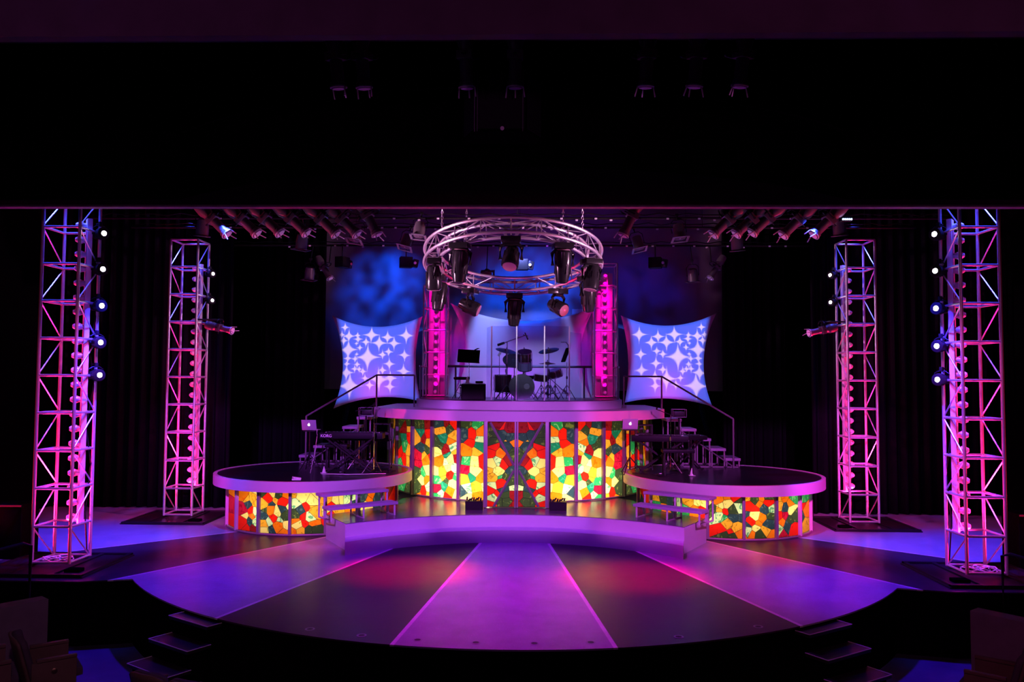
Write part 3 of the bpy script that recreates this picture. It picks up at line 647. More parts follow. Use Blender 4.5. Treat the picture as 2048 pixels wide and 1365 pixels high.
# ================================================================ STRETCHED SCREENS
def pinched(tl, tr, br, bl, sag, y, bulge, nu=24, nv=24):
    """cloth pulled to four corners, edges drawn inwards; sag = (top, right, bottom, left)"""
    tl, tr, br, bl = [Vector((a, 0, b)) for a, b in (tl, tr, br, bl)]
    def fn(u, v):
        b_ = bl.lerp(br, u) + Vector((0, 0, sag[2] * 4 * u * (1 - u))); t_ = tl.lerp(tr, u) - Vector((0, 0, sag[0] * 4 * u * (1 - u)))
        l_ = bl.lerp(tl, v) + Vector((sag[3] * 4 * v * (1 - v), 0, 0)); r_ = br.lerp(tr, v) - Vector((sag[1] * 4 * v * (1 - v), 0, 0))
        p = b_ * (1 - v) + t_ * v + l_ * (1 - u) + r_ * u - ((bl * (1 - u) + br * u) * (1 - v) + (tl * (1 - u) + tr * u) * v)
        p.y = y - bulge * 16 * u * (1 - u) * v * (1 - v)
        return p
    return MB().grid(fn, nu, nv)
o = pinched((-4.98, 4.70), (-2.58, 4.69), (-2.60, 2.45), (-4.90, 2.25), (.29, .16, .20, .27), 21.2, .10).build('star_screen', FABRIC)
md_ = o.modifiers.new('thickness', 'SOLIDIFY'); md_.thickness = .006
tag(o, 'stretched white fabric screen with blue star projection, left of the drums', 'fabric screen')
o = pinched((2.62, 4.73), (5.11, 4.80), (4.99, 2.36), (2.72, 2.45), (.30, .28, .16, .14), 21.2, .10).build('star_screen', FABRIC)
md_ = o.modifiers.new('thickness', 'SOLIDIFY'); md_.thickness = .006
tag(o, 'stretched white fabric screen with blue star projection, right of the drums', 'fabric screen')
o = pinched((-1.83, 5.02), (1.93, 4.93), (1.9, 2.44), (-1.85, 2.42), (.42, .36, .05, .42), 21.0, .12).build('plain_screen', FABRIC)
md_ = o.modifiers.new('thickness', 'SOLIDIFY'); md_.thickness = .006
tag(o, 'plain pale blue-lit stretched fabric screen directly behind the drum kit', 'fabric screen')
for sx, s in ((-1, 'left'), (1, 'right')):
    # flat cloth wing behind each central tower
    o = MB().grid(lambda u, v: (sx * (1.35 + 1.05 * u - .18 * 4 * v * (1 - v) * u * 0), 21.28 + .02 * math.sin(u * 9), 2.4 + 2.5 * v), 12, 8).build('cloth_wing', FABRIC)
    tag(o, f'violet-lit cloth wing behind the {s} tower on the drum riser', 'cloth panel')
    md_ = o.modifiers.new('thickness', 'SOLIDIFY'); md_.thickness = .006
spot((-1.9, 18.6, 6.1), (-1.75, 21.2, 3.6), (.4, .0, 1), 150, 22, .8); spot((1.9, 18.6, 6.1), (1.75, 21.2, 3.6), (.4, .0, 1), 150, 22, .8)

# ---- projectors throwing the star pattern
def star_projector(loc, target, k, stars, mirror, power, col_bg, col_star, sizex):
    o = spot(loc, target, (1, 1, 1), power, 30, .12, .006); l = o.data; l.use_nodes = True; nt = l.node_tree; L = nt.links.new
    em = nt.nodes['Emission']; tc = nd(nt, 'ShaderNodeTexCoord'); sp = nd(nt, 'ShaderNodeSeparateXYZ'); L(tc.outputs['Normal'], sp.inputs[0])
    z = math_(nt, 'ABSOLUTE', sp.outputs[2]); x = math_(nt, 'DIVIDE', sp.outputs[0], z); y = math_(nt, 'DIVIDE', sp.outputs[1], z)
    cur = None
    for (sx, sy, a) in stars:
        sx *= mirror
        ia = 1 / (a * .68 * k); sq = []
        for v, c in ((x, sx), (y, sy)):
            sq.append(math_(nt, 'POWER', math_(nt, 'ABSOLUTE', math_(nt, 'MULTIPLY_ADD', v, ia * 1., -c * k * ia)), .43))
        s = math_(nt, 'ADD', sq[0], sq[1]); cur = s if cur is None else math_(nt, 'MINIMUM', cur, s)
    mr = nd(nt, 'ShaderNodeMapRange'); L(cur, mr.inputs[0]); mr.inputs[1].default_value = .93; mr.inputs[2].default_value = 1.12
    mx = nd(nt, 'ShaderNodeMix', data_type='RGBA'); L(mr.outputs[0], mx.inputs[0]); mx.inputs[6].default_value = (*col_star, 1); mx.inputs[7].default_value = (*col_bg, 1)
    L(mx.outputs[2], em.inputs['Color'])
    gs = []
    for u, v in ((x, y), (y, x)):
        q = math_(nt, 'SUBTRACT', math_(nt, 'ABSOLUTE', u), math_(nt, 'MULTIPLY', math_(nt, 'MULTIPLY', v, v), .13 / k))
        g = nd(nt, 'ShaderNodeMapRange'); L(q, g.inputs[0]); g.inputs[1].default_value = .88 * k; g.inputs[2].default_value = 1.0 * k; g.inputs[3].default_value = 1; g.inputs[4].default_value = 0; gs.append(g)
    gx, gy = gs
    L(math_(nt, 'MULTIPLY', gx.outputs[0], gy.outputs[0]), em.inputs['Strength']); return o
# star centres and arm lengths in metres on the screen, origin at the middle of the screen
STARS = [(-.22, .02, .62), (-.76, .22, .5), (-.76, .58, .34), (.08, .4, .40), (-.14, .62, .42), (-.68, -.68, .6), (.08, -.52, .5), (-.52, .60, .2), (-.5, .50, .24), (-.54, .38, .12),
         (-.28, .42, .26), (-.44, .27, .19), (-.52, .10, .13), (-.76, 0, .24), (-.78, -.14, .2), (-.56, -.02, .2), (-.5, -.16, .2), (-.56, -.27, .2), (-.34, -.34, .22), (-.44, -.28, .18),
         (.34, .17, .24), (.18, .09, .24), (.48, .40, .34), (.36, -.14, .3), (.3, .56, .34), (.38, -.48, .34), (-.28, -.5, .2), (-.16, -.66, .24), (-.88, .82, .24), (-.96, .62, .2),
         (-.9, .46, .26), (-.78, -.36, .38), (.36, -.68, .28), (.18, -.3, .24), (.75, .1, .3), (.72, -.3, .34), (.8, .62, .4)]
kk = 1 / 6.8
star_projector((-4.1, 14.7, 5.5), (-3.78, 21.2, 3.55), kk, STARS, 1, 2300, (.045, .13, .9), (.7, .56, 1.), 1)
star_projector((4.1, 14.7, 5.5), (3.87, 21.2, 3.6), kk, STARS, -1, 2300, (.045, .13, .9), (.7, .56, 1.), 1)
# cloud-patterned blue light thrown on the backcloth, standing in for smoky haze
def cloud_light(loc, target, col, power, deg, scale, thr=.45):
    o = spot(loc, target, (1, 1, 1), power, deg, .9, .1); nt = (setattr(o.data, 'use_nodes', True), o.data.node_tree)[1]; L = nt.links.new
    em = nt.nodes['Emission']; tc = nd(nt, 'ShaderNodeTexCoord'); nz = nd(nt, 'ShaderNodeTexNoise'); nz.inputs['Scale'].default_value = scale
    nz.inputs['Detail'].default_value = 3; L(tc.outputs['Normal'], nz.inputs['Vector'])
    mr = nd(nt, 'ShaderNodeMapRange'); L(nz.outputs[0], mr.inputs[0]); mr.inputs[1].default_value = thr - .1; mr.inputs[2].default_value = thr + .25
    mr.inputs[3].default_value = .10; mr.inputs[4].default_value = 1.5
    mx = nd(nt, 'ShaderNodeMix', data_type='RGBA'); mx.inputs[6].default_value = (0, 0, 0, 1); mx.inputs[7].default_value = (*col, 1); mx.clamp_factor = False
    L(mr.outputs[0], mx.inputs[0]); L(mx.outputs[2], em.inputs['Color']); return o
cloud_light((-3.4, 19.9, 6.3), (-3.7, 22.3, 5.4), (.0, .07, 1), 560, 66, 7)
cloud_light((.3, 19.9, 6.4), (.2, 22.3, 5.1), (.0, .08, 1), 700, 84, 6)
cloud_light((3.4, 19.9, 6.3), (3.2, 22.3, 5.2), (.01, .02, 1), 80, 70, 4)
# ================================================================ RING TRUSS
RC = Vector((-.08, 16.05, 5.42)); TILT = Matrix.Rotation(R(-12.3), 4, 'X')
ring = thing('ring_truss', 'tilted circular aluminium truss hanging above the stage centre', 'ring truss', RC)
def rp(a, r, z): return TILT @ Vector((r * math.cos(a), r * math.sin(a), z))
NR = 96
for (r, z) in ((1.76, .14), (1.49, .14), (1.76, -.14), (1.49, -.14)):
    MB().path([rp(2 * math.pi * i / NR, r, z) for i in range(NR)], .031, 8, True).build('chord', ALU, ring)
NB = 20
fr = MB()
for r in (1.76, 1.49): fr.tube((r, 0, -.14), (r, 0, .14), .012, 6)
for z in (-.14, .14): fr.tube((1.49, 0, z), (1.76, 0, z), .012, 6)
fr = fr.build('strut_frame', ALU, ring); d = MB(); d2 = MB()
for i in range(NB):
    a, b = 2 * math.pi * i / NB, 2 * math.pi * (i + 1) / NB
    if i: fr = fr.copy(); COL.objects.link(fr)
    fr.rotation_euler = (TILT @ Matrix.Rotation(a, 4, 'Z')).to_euler()
    for r in (1.76, 1.49): d.tube(rp(a, r, -.14 if i % 2 else .14), rp(b, r, .14 if i % 2 else -.14), .010, 6)
    for z in (-.14, .14): d2.tube(rp(a, 1.49 if i % 2 else 1.76, z), rp(b, 1.76 if i % 2 else 1.49, z), .010, 6)
d.build('side_lacing', ALU, ring); d2.build('flat_lacing', ALU, ring)
# steel chains carrying the ring
for i, a in enumerate((130, 50, 215, 325)):
    p = RC + rp(R(a), 1.62, .15); m = MB(); z = p.z; k = 0
    while z < 8.4:
        m.path([(p.x + .02 * math.cos(q * 1.0472) * (k % 2), p.y + .02 * math.cos(q * 1.0472) * (1 - k % 2), z + .035 + .035 * math.sin(q * 1.0472)) for q in range(6)], .006, 4, True); z += .056; k += 1
    tag(m.build('hoist_chain', ALU), ['hoist chain holding the rear left of the ring truss', 'hoist chain holding the rear right of the ring truss', 'hoist chain holding the front left of the ring truss', 'hoist chain holding the front right of the ring truss'][i], 'chain')

def mover_proto():
    t = thing('moving_head_light', 'x', 'moving light')
    MB().box((0, 0, -.06), (.36, .28, .11), bev=.02).build('base', GLOSSB, t)
    MB().box((-.10, 0, .02), (.05, .06, .08)).box((.10, 0, .02), (.05, .06, .08)).build('clamp', ALU, t)
    y = MB().path([(-.19, 0, -.42), (-.2, 0, -.2), (-.13, 0, -.135), (.13, 0, -.135), (.2, 0, -.2), (.19, 0, -.42)], .035, 8).build('yoke', GLOSSB, t)
    h = MB().lathe([(.06, -.30), (.11, -.28), (.135, -.16), (.15, -.02), (.16, .10), (.155, .20), (.13, .23)], 24).build('head', GLOSSB, t)
    h.location = (0, 0, -.40)
    MB().lathe([(.13, .215), (.125, .24), (.06, .255)], 24).build('lens', LENS, h)
    m = MB()
    for k in range(8): a = R(45 * k + 20); m.box((.145 * math.cos(a), .145 * math.sin(a), -.05), (.012, .04, .2), (0, 0, a))
    m.build('cooling_rib', STEEL, h)
    return t
MV = mover_proto(); mu = [False]
# angle round the ring, head direction (tilt about x, tilt about y), label, length scale
heads = [(-90, (150, 8), 'front curve of the ring nearest the seats, pink lens showing', .8), (-54, (8, 0), 'near right curve of the ring, long dark body pointing down', 1.15),
         (-126, (4, 5), 'near left curve of the ring, long dark body pointing down', 1.15), (-18, (178, 10), 'right end of the ring with its pink lens facing down', .9),
         (198, (178, -12), 'left end of the ring with its pink lens facing down', .9), (18, (6, -8), 'right curve of the ring above the magenta tower', 1.15), (162, (5, 8), 'left curve of the ring above the magenta tower', 1.1),
         (54, (115, 15), 'far right of the ring turned to face the seats', .85), (126, (115, -15), 'far left of the ring turned to face the seats', .85), (90, (3, 4), 'far middle of the ring, silver-lit and hanging lowest', 1.1)]
for a, (tx, ty), lab, ln in heads:
    p = RC + rp(R(a), 1.6, -.17)
    o = place(MV, mu, p, R(a + 90) * .35 if abs(a) != 90 else 0, 'moving head light on the ' + lab, 'moving lights on the ring truss')
    for ch in o.children:
        if ch.name.startswith('head'): ch.rotation_euler = (R(tx), R(ty), 0); ch.scale = (1, 1, ln)

# ================================================================ DRUM KIT  (riser top z = 2.58)
Z0 = 2.58
def stand(t, h, n=3, r=.26, x=0, y=0, base=0.):
    """tripod stand parts"""
    MB().tube((x, y, base + .08), (x, y, base + h * .6), .014).tube((x, y, base + h * .55), (x, y, base + h), .010).build('pole', CHROME, t)
    for k in range(n):
        a = R(90 + 360 * k / n); q = (x + r * math.cos(a), y + r * math.sin(a))
        MB().tube((x, y, base + .34), (*q, base + .012), .009).tube((x, y, base + .12), (x + r * .55 * math.cos(a), y + r * .55 * math.sin(a), base + .16), .006).build('leg', CHROME, t)
    MB().tube((x, y, base + h * .55), (x, y, base + h * .62), .022, 10).build('collar', CHROME, t)
def drum(t, name, c, r, h, rot=(0, 0, 0), shell=DRUMB, lugs=8, hm=None):
    mx = Matrix.Translation(c) @ Euler([R(v) for v in rot]).to_matrix().to_4x4()
    s = MB().lathe([(r, -h / 2), (r, h / 2)], 32, mx).build(name, shell, t)
    for sg in (-1, 1):
        MB().lathe([(r + .003, sg * h / 2 - .012), (r + .014, sg * h / 2 - .012), (r + .014, sg * h / 2 + .014), (r - .01, sg * h / 2 + .014)], 32, mx).build('hoop', CHROME, s)
    MB().lathe([(r - .012, h / 2 + .002), (r - .012, h / 2 + .006), (.001, h / 2 + .008)], 32, mx).build('drum_head', hm or SKIN, s)
    MB().lathe([(r - .012, -h / 2 - .006), (r - .012, -h / 2 - .002)], 32, mx).build('drum_head', hm or SKIN, s)
    m = MB()
    for k in range(lugs):
        a = 2 * math.pi * k / lugs; p = mx @ Vector(((r + .012) * math.cos(a), (r + .012) * math.sin(a), -h * .42)); q = mx @ Vector(((r + .012) * math.cos(a), (r + .012) * math.sin(a), h * .42))
        m.tube(p, q, .006, 6)
    m.build('lug_set', CHROME, s)
bd = thing('bass_drum', 'large dark bass drum with two rack toms mounted above it', 'drum', (.08, 18.35, Z0))
HEADK = nospec(mat('black_bass_head', (.008, .006, .008), .6))
drum(bd, 'shell', (0, 0, .29), .275, .42, (90, 0, 0), DRUMB, 10, HEADK)
MB().lathe([(.05, 0), (.065, 0), (.065, .008), (.05, .008)], 20, Matrix.Translation((.11, -.222, .30)) @ Matrix.Rotation(R(90), 4, 'X')).build('port_ring', RAILP, bd)
for s in (-1, 1): MB().tube((s * .24, -.1, .16), (s * .36, -.2, .01), .011).build('spur_leg', CHROME, bd)
MB().tube((.02, 0, .5), (.05, .02, .86), .014).build('tom_mount', CHROME, bd)
drum(bd, 'rack_tom', (.06, .02, .98), .15, .21, (24, 0, 0), DRUMB, 6)
drum(bd, 'rack_tom', (.06, -.12, .78), .155, .20, (20, 0, 0), mat('blue_silver_drum', (.3, .32, .5), .25, .3), 6)
ft = thing('floor_tom', 'dark red floor tom left of the bass drum', 'drum', (-.36, 18.6, Z0))
drum(ft, 'shell', (0, 0, .36), .20, .38, (0, 0, 0), DRUMB, 8)
for k in range(3): a = R(30 + 120 * k); MB().tube((.21 * math.cos(a), .21 * math.sin(a), .34), (.23 * math.cos(a), .23 * math.sin(a), 0), .009).build('leg', CHROME, ft)
sn = thing('snare_drum', 'snare drum with chrome lugs right of the bass drum', 'drum', (.52, 18.65, Z0))
drum(sn, 'shell', (0, 0, .50), .17, .13, (6, 6, 0), DRUMB, 10); stand(sn, .42, 3, .2)
f2 = thing('tom_drum', 'dark drum tilted on a stand at the right of the kit', 'drum', (.84, 18.7, Z0))
drum(f2, 'shell', (0, 0, .60), .16, .15, (12, -14, 0), DRUMB, 8); stand(f2, .5, 3, .22)
def cymbal(loc, h, r, rot, lab, m=BRASS, name='crash_cymbal'):
    t = thing(name, lab, 'cymbal', loc); stand(t, h, 3, .27)
    mx = Matrix.Translation((0, 0, h + .01)) @ Euler([R(v) for v in rot]).to_matrix().to_4x4()
    c = MB().lathe([(r, -.012), (r, -.009), (r * .5, .008), (.055, .014), (.045, .032), (.001, .038)], 36, mx).build('cymbal', m, t)
    MB().lathe([(.012, .03), (.012, .075), (.004, .08)], 10, mx).build('wing_nut', CHROME, t); return t
cymbal((-.30, 18.9, Z0), 1.12, .25, (14, 12, 0), 'tilted crash cymbal at the far left of the drum kit')
cymbal((-.10, 18.55, Z0), .88, .27, (38, 10, 0), 'large dark ride cymbal tilted towards the audience left of the toms', mat('dark_bronze', (.12, .14, .25), .45, .5), 'ride_cymbal')
cymbal((.12, 18.85, Z0), 1.12, .14, (16, 0, 0), 'small splash cymbal above the rack toms', mat('dark_bronze_two', (.12, .14, .25), .3, .9), 'splash_cymbal')
cymbal((.69, 18.7, Z0), 1.12, .24, (16, -11, 0), 'reddish crash cymbal right of the rack toms')
hh = cymbal((.66, 18.55, Z0), .82, .19, (0, 0, 0), 'flat pair of hi-hat cymbals low at the right of the kit', name='hi_hat')
MB().lathe([(.001, -.03), (.19, -.012), (.19, -.009), (.001, -.02)], 36, Matrix.Translation((0, 0, .82))).build('cymbal', BRASS, hh)
MB().box((0, -.16, .03), (.09, .26, .02), (R(8), 0, 0)).build('pedal', CHROME, hh)
mb = thing('boom_microphone_stand', 'overhead boom microphone stand reaching over the drum kit', 'microphone stand', (-.26, 18.35, Z0))
stand(mb, 1.30, 3, .28)
MB().tube((-.19, 0, 1.24), (.42, 0, 1.46), .011).build('boom', CHROME, mb)
MB().tube((-.22, 0, 1.23), (-.06, 0, 1.285), .028, 10).build('counterweight', STEEL, mb)
MB().tube((.40, 0, 1.52), (.47, 0, 1.36), .012, 10, .017).tube((.36, 0, 1.47), (.47, 0, 1.44), .008).build('microphone', BLACK, mb)
ms = thing('music_stand', 'black music stand half hidden by the shield at the right of the kit', 'music stand', (1.10, 18.5, Z0))
stand(ms, .86, 3, .22)
MB().box((-.03, 0, 1.02), (.03, .36, .34), (0, R(20), R(10)), .004).build('desk', MATTE, ms)
MB().path([(.02, 0, 1.1), (.03, 0, 1.25), (-.03, 0, 1.31)], .01, 6).box((-.07, 0, 1.31), (.14, .05, .02)).build('clip_lamp', CHROME, ms)
sb = thing('boom_microphone_stand', 'low microphone stand leaning right in front of the snare drum', 'microphone stand', (.72, 18.2, Z0))
stand(sb, .5, 3, .2); MB().tube((-.05, 0, .52), (.34, 0, .16), .008).build('boom', CHROME, sb); MB().tube((.28, 0, .24), (.42, -.02, .10), .03, 10, .022).build('microphone', TAPE, sb)
tp = thing('tom_microphone', 'small bright microphone clipped beside the left cymbal', 'microphone', (-.44, 18.5, Z0))
MB().tube((0, 0, 0.01), (0, 0, 1.02), .008).lathe([(.12, 0), (.12, .012), (.02, .02)], 14).build('stand', CHROME, tp); MB().tube((-.03, 0, .99), (.03, 0, 1.08), .024, 10).build('head', TAPE, tp)
th = thing('drum_stool', 'round black drum stool behind the bass drum', 'stool', (.25, 19.1, Z0))
MB().lathe([(.15, .46), (.17, .48), (.17, .53), (.14, .55)], 20).build('seat', BLACK, th); stand(th, .46, 3, .22)
# acrylic shield
sh = thing('drum_shield', 'clear acrylic drum shield of hinged panels with bright edges', 'drum shield', (.25, 17.75, Z0))
spts = [(-.72, 18.35), (-.58, 17.72), (-.03, 17.58), (.575, 17.58), (1.12, 17.72), (1.42, 18.3)]
EDGE = mat('frosted_acrylic_edge', (.82, .82, .9), .3)
for i, (a, b) in enumerate(zip(spts, spts[1:])):
    h = 1.62 if i < 4 else 1.50; A, B = Vector((*a, 0)), Vector((*b, 0)); c = (A + B) / 2
    MB().box((c.x, c.y, Z0 + h / 2), ((B - A).length - .01, .008, h), (0, 0, math.atan2(B.y - A.y, B.x - A.x))).build('panel', ACRYL, sh, world=True, smooth=False)
for x, y in spts[1:5]: MB().box((x, y - .01, Z0 + .81), (.028, .022, 1.62), bev=.004).build('hinge_strip', EDGE, sh, world=True)

# left of the kit: music stand, amplifier
ms = thing('music_stand', 'wide black double music stand left of the drum shield', 'music stand', (-1.12, 18.3, Z0))
stand(ms, .82, 3, .26)
MB().box((-.01, 0, .98), (.50, .02, .30), (R(-18), R(3), 0), .004).build('desk', MATTE, ms)
MB().box((-.01, -.05, .84), (.50, .06, .012), (R(-18), R(3), 0)).build('ledge', STEEL, ms)
MB().tube((.12, .05, 1.12), (.2, .04, 1.15), .012).box((.2, .04, 1.15), (.05, .04, .02)).build('clip_lamp', STEEL, ms)
am = thing('covered_speaker_box', 'square black box under the music stand with papers on top', 'speaker', (-.985, 17.95, Z0))
MB().box((0, 0, .175), (.52, .40, .35), bev=.012).build('cabinet', PAD, am)
MB().box((0, -.204, .175), (.46, .006, .30)).build('grille', BLACK, am)
tag(MB().box((-.985, 17.95, Z0 + .36), (.48, .34, .012), bev=.002).build('paper_pile', WHITE), 'sheets of paper lying on the square black box', 'paper')
def cone(loc, s, lab):
    t = thing('small_cone', lab, 'cone', loc); MB().lathe([(.05 * s, .006), (.045 * s, .01), (.008 * s, .15 * s), (.004 * s, .155 * s)], 16).build('body', TAPE, t)
    MB().box((0, 0, .004), (.13 * s, .13 * s, .008)).build('foot', TAPE, t)
cone((-1.12, 17.9, Z0 + .366), 1, 'small pale cone standing on the papers beside the drum shield')
pc = MB().box((-.86, 17.9, Z0 + .39), (.16, .08, .05), (0, 0, .3), .01).build('remote_box', STEEL); tag(pc, 'small grey gadget beside the cone on the black box', 'gadget')
st = thing('side_stool', 'low dark stool behind the black box', 'stool', (-1.35, 18.75, Z0))
MB().lathe([(.14, .44), (.16, .46), (.16, .5), (.13, .51)], 20).build('seat', BLACK, st); stand(st, .44, 3, .2)

# ================================================================ KEYBOARD STATIONS
def cross_stand(t, ln, h, y0=0.):
    for yy in (-.12, .12):
        for s in (-1, 1): MB().box((0, yy + s * .02, h / 2), (.03, .025, math.hypot(ln, h)), (0, s * math.atan2(ln, h), 0)).build('cross_leg', STEEL, t)
    for s in (-1, 1): MB().tube((s * ln / 2, -.22, .02), (s * ln / 2, .22, .02), .016).tube((s * ln / 2, -.2, h), (s * ln / 2, .2, h), .014).build('foot_bar', STEEL, t)
    MB().tube((0, -.16, h / 2), (0, .16, h / 2), .02, 10).build('pivot', STEEL, t)
KEYW = mat('white_keys', (.7, .7, .68), .3)
def keyboard(t, ln, z, dep=.34, hgt=.12):
    MB().box((0, 0, z + hgt / 2), (ln, dep, hgt), bev=.012).build('body', BLACK, t)
    MB().box((0, .08, z + hgt + .004), (ln - .18, .16, .012)).build('key_bed', KEYW, t)
    m = MB()
    for i in range(int((ln - .2) / .0235)):
        if i % 7 not in (2, 6): m.box((-(ln - .2) / 2 + .0235 * (i + 1), .05, z + hgt + .016), (.012, .095, .014))
    m.build('black_keys', GLOSSB, t)
    MB().box((0, -.09, z + hgt + .01), (ln - .3, .10, .015), bev=.003).build('control_panel', STEEL, t)
def word(text, size, m, parent, loc, rot):
    c = bpy.data.curves.new('lettering', 'FONT'); c.body = text; c.size = size; c.extrude = .002; c.align_x = 'CENTER'; c.offset = .0015 if size > .08 else 0
    o = bpy.data.objects.new('lettering', c); COL.objects.link(o)
    dg = bpy.context.evaluated_depsgraph_get(); me = bpy.data.meshes.new_from_object(o.evaluated_get(dg)); bpy.data.objects.remove(o)
    me.materials.clear(); me.materials.append(m); q = bpy.data.objects.new('lettering', me); COL.objects.link(q); q.parent = parent; q.location = loc; q.rotation_euler = rot; return q
def laptop(loc, rz, lab):
    t = thing('laptop', lab, 'laptop', loc, rz)
    SILV = bpy.data.materials.get('silver_laptop') or mat('silver_laptop', (.6, .6, .66), .35, .4)
    MB().box((0, .11, .008), (.32, .22, .016), bev=.005).build('keyboard_base', SILV, t)
    lid = MB().box((0, -.05, .115), (.32, .008, .225), (R(15), 0, 0), .003).build('lid', SILV, t)
    g = bpy.data.materials.get('lit_emblem') or emit('lit_emblem', (.9, .88, 1), 6)
    pts = []
    for k in range(28):
        a = 2 * math.pi * k / 28; r = .024 * (1 + .05 * math.cos(2 * a)); x, z = r * math.cos(a), r * 1.05 * math.sin(a)
        d = math.hypot(x - .030, z - .002)
        if d < .013: x, z = .030 + (x - .030) / d * .013, .002 + (z - .002) / d * .013
        pts.append((x, z))
    m = MB(); m.prism(pts, 0, .002); m.prism([(0, .03), (.006, .033), (.012, .042), (.004, .038)], 0, .002)
    bmesh.ops.transform(m.bm, matrix=Matrix.Translation((0, -.056, .118)) @ Matrix.Rotation(R(90 + 15), 4, 'X'), verts=m.bm.verts)
    m.build('emblem', g, t); return t
D = 1.065
kl = thing('stage_keyboard', 'long black stage keyboard with pale maker lettering on the left side deck', 'keyboard', (-3.50, 17.2, D), 0)
keyboard(kl, 1.34, .70); word('KORG', .085, TAPE, kl, (-.52, -.176, .732), (R(90), 0, 0))
ks = thing('keyboard_stand', 'crossed black keyboard stand under the long keyboard on the left side deck', 'stand', (-3.55, 17.25, D)); cross_stand(ks, .95, .69)
kb = thing('stage_keyboard', 'second black keyboard standing behind the long one on the left side deck', 'keyboard', (-3.55, 17.75, D), 0); keyboard(kb, 1.1, .62)
ks = thing('keyboard_stand', 'crossed stand under the second keyboard on the left side deck', 'stand', (-3.55, 17.75, D)); cross_stand(ks, .8, .61)
kr = thing('stage_keyboard', 'black keyboard angled away on the right side deck', 'keyboard', (3.05, 17.55, D), R(-6)); keyboard(kr, 1.2, .66)
ks = thing('keyboard_stand', 'crossed black stand under the angled keyboard on the right side deck', 'stand', (3.08, 17.6, D), R(-6)); cross_stand(ks, .9, .65)
kr = thing('stage_keyboard', 'flat black keyboard at the back of the right side deck near the stair', 'keyboard', (3.75, 18.15, D), R(8)); keyboard(kr, .8, .66, .38, .09)
ks = thing('keyboard_stand', 'crossed stand under the flat keyboard near the right stair', 'stand', (3.75, 18.18, D), R(8)); cross_stand(ks, .6, .65)
def laptop_stand(x, y, h, lab):
    t = thing('laptop_stand', lab, 'stand', (x, y, D))
    MB().tube((0, 0, .1), (0, 0, h - .02), .016).build('pole', STEEL, t); MB().box((0, .05, h - .01), (.26, .24, .016), bev=.004).build('tray', STEEL, t)
    for k in range(3): a = R(90 + 120 * k + 30); MB().tube((0, 0, .36), (.3 * math.cos(a), .3 * math.sin(a), .015), .011).tube((0, 0, .14), (.17 * math.cos(a), .17 * math.sin(a), .18), .007).build('leg', STEEL, t)
laptop_stand(-4.40, 17.15, .86, 'thin tripod stand holding the laptop at the left end of the long keyboard'); laptop((-4.40, 17.14, D + .865), R(-6), 'open silver laptop with glowing lid emblem on the left side deck')
laptop_stand(2.36, 17.1, .93, 'tripod stand holding the laptop in front of the glass wall on the right'); laptop((2.36, 17.09, D + .935), R(4), 'open laptop with glowing lid emblem on the right side deck')
def mic_stand(x, y, z, h, lab, boom=0., r=.24, name='microphone_stand'):
    t = thing(name, lab, 'microphone stand', (x, y, z)); stand(t, h, 3, r)
    if boom: MB().tube((-.12 * boom, 0, h - .04), (.5 * boom, 0, h + .1), .008).build('boom', STEEL, t)
    MB().tube((.5 * boom, 0, h + (.1 if boom else 0)), (.5 * boom, -.07, h + (.14 if boom else .05)), .012, 10, .022).build('microphone', BLACK, t); return t
mic_stand(-2.98, 16.85, D, 1.38, 'straight microphone stand at the right end of the long keyboard')
mic_stand(-3.45, 17.6, D, 1.30, 'microphone stand with boom behind the long keyboard', .7)
mic_stand(3.25, 17.3, D, 1.25, 'microphone stand with boom at the angled keyboard on the right', -.6)
for (x, y, lab, sx) in ((-3.35, 17.85, 'small metal-framed mixer rack raised behind the left keyboards', 1), (3.55, 18.0, 'small metal-framed mixer rack raised behind the right keyboards', -1)):
    t = thing('mixer_rack', lab, 'rack', (x, y, D))
    MB().tube((0, 0, 0), (0, 0, 1.15), .02).lathe([(.2, 0), (.2, .015), (.03, .03)], 18).build('pole', STEEL, t)
    m = MB()
    for a, b in (((-.15, 1.16), (.15, 1.16)), ((-.15, 1.16), (-.15, 1.33)), ((.15, 1.16), (.15, 1.33)), ((-.15, 1.33), (.15, 1.33))):
        m.tube((a[0], -.08, a[1]), (b[0], -.08, b[1]), .007, 6).tube((a[0], .1, a[1]), (b[0], .1, b[1]), .007, 6)
    m.build('frame', RAILP, t); MB().box((0, .01, 1.23), (.24, .16, .10), bev=.01).build('mixer', STEEL, t)
def bench(x, y, lab, w_=.62):
    t = thing('keyboard_bench', lab, 'bench', (x, y, D))
    MB().box((0, 0, .50), (w_, .32, .07), bev=.02).build('seat', BLACK, t)
    for a in (-1, 1):
        for b in (-1, 1): MB().box((a * (w_ / 2 - .04), b * .12, .235), (.03, .03, .47)).build('leg', STEEL, t)
bench(-3.95, 17.75, 'padded black bench behind the long keyboard', .5); bench(3.35, 17.05, 'padded black bench in front of the right keyboards', .66)
for (x, y, lab, rz) in ((-2.95, 17.75, 'tall open wire rack beside the glass wall on the left side deck', 0), (2.78, 18.05, 'tall open wire rack beside the glass wall on the right side deck', 0)):
    t = thing('equipment_rack', lab, 'rack', (x, y, D))
    for a in (-.17, .17):
        for b in (-.13, .13): MB().box((a, b, .5), (.025, .025, 1.0)).build('upright', STEEL, t)
    for z in (.06, .62, .98): MB().box((0, 0, z), (.36, .30, .02)).build('shelf', STEEL, t)
    MB().box((0, 0, .72), (.30, .26, .16), bev=.01).build('drawer_unit', STEEL, t)
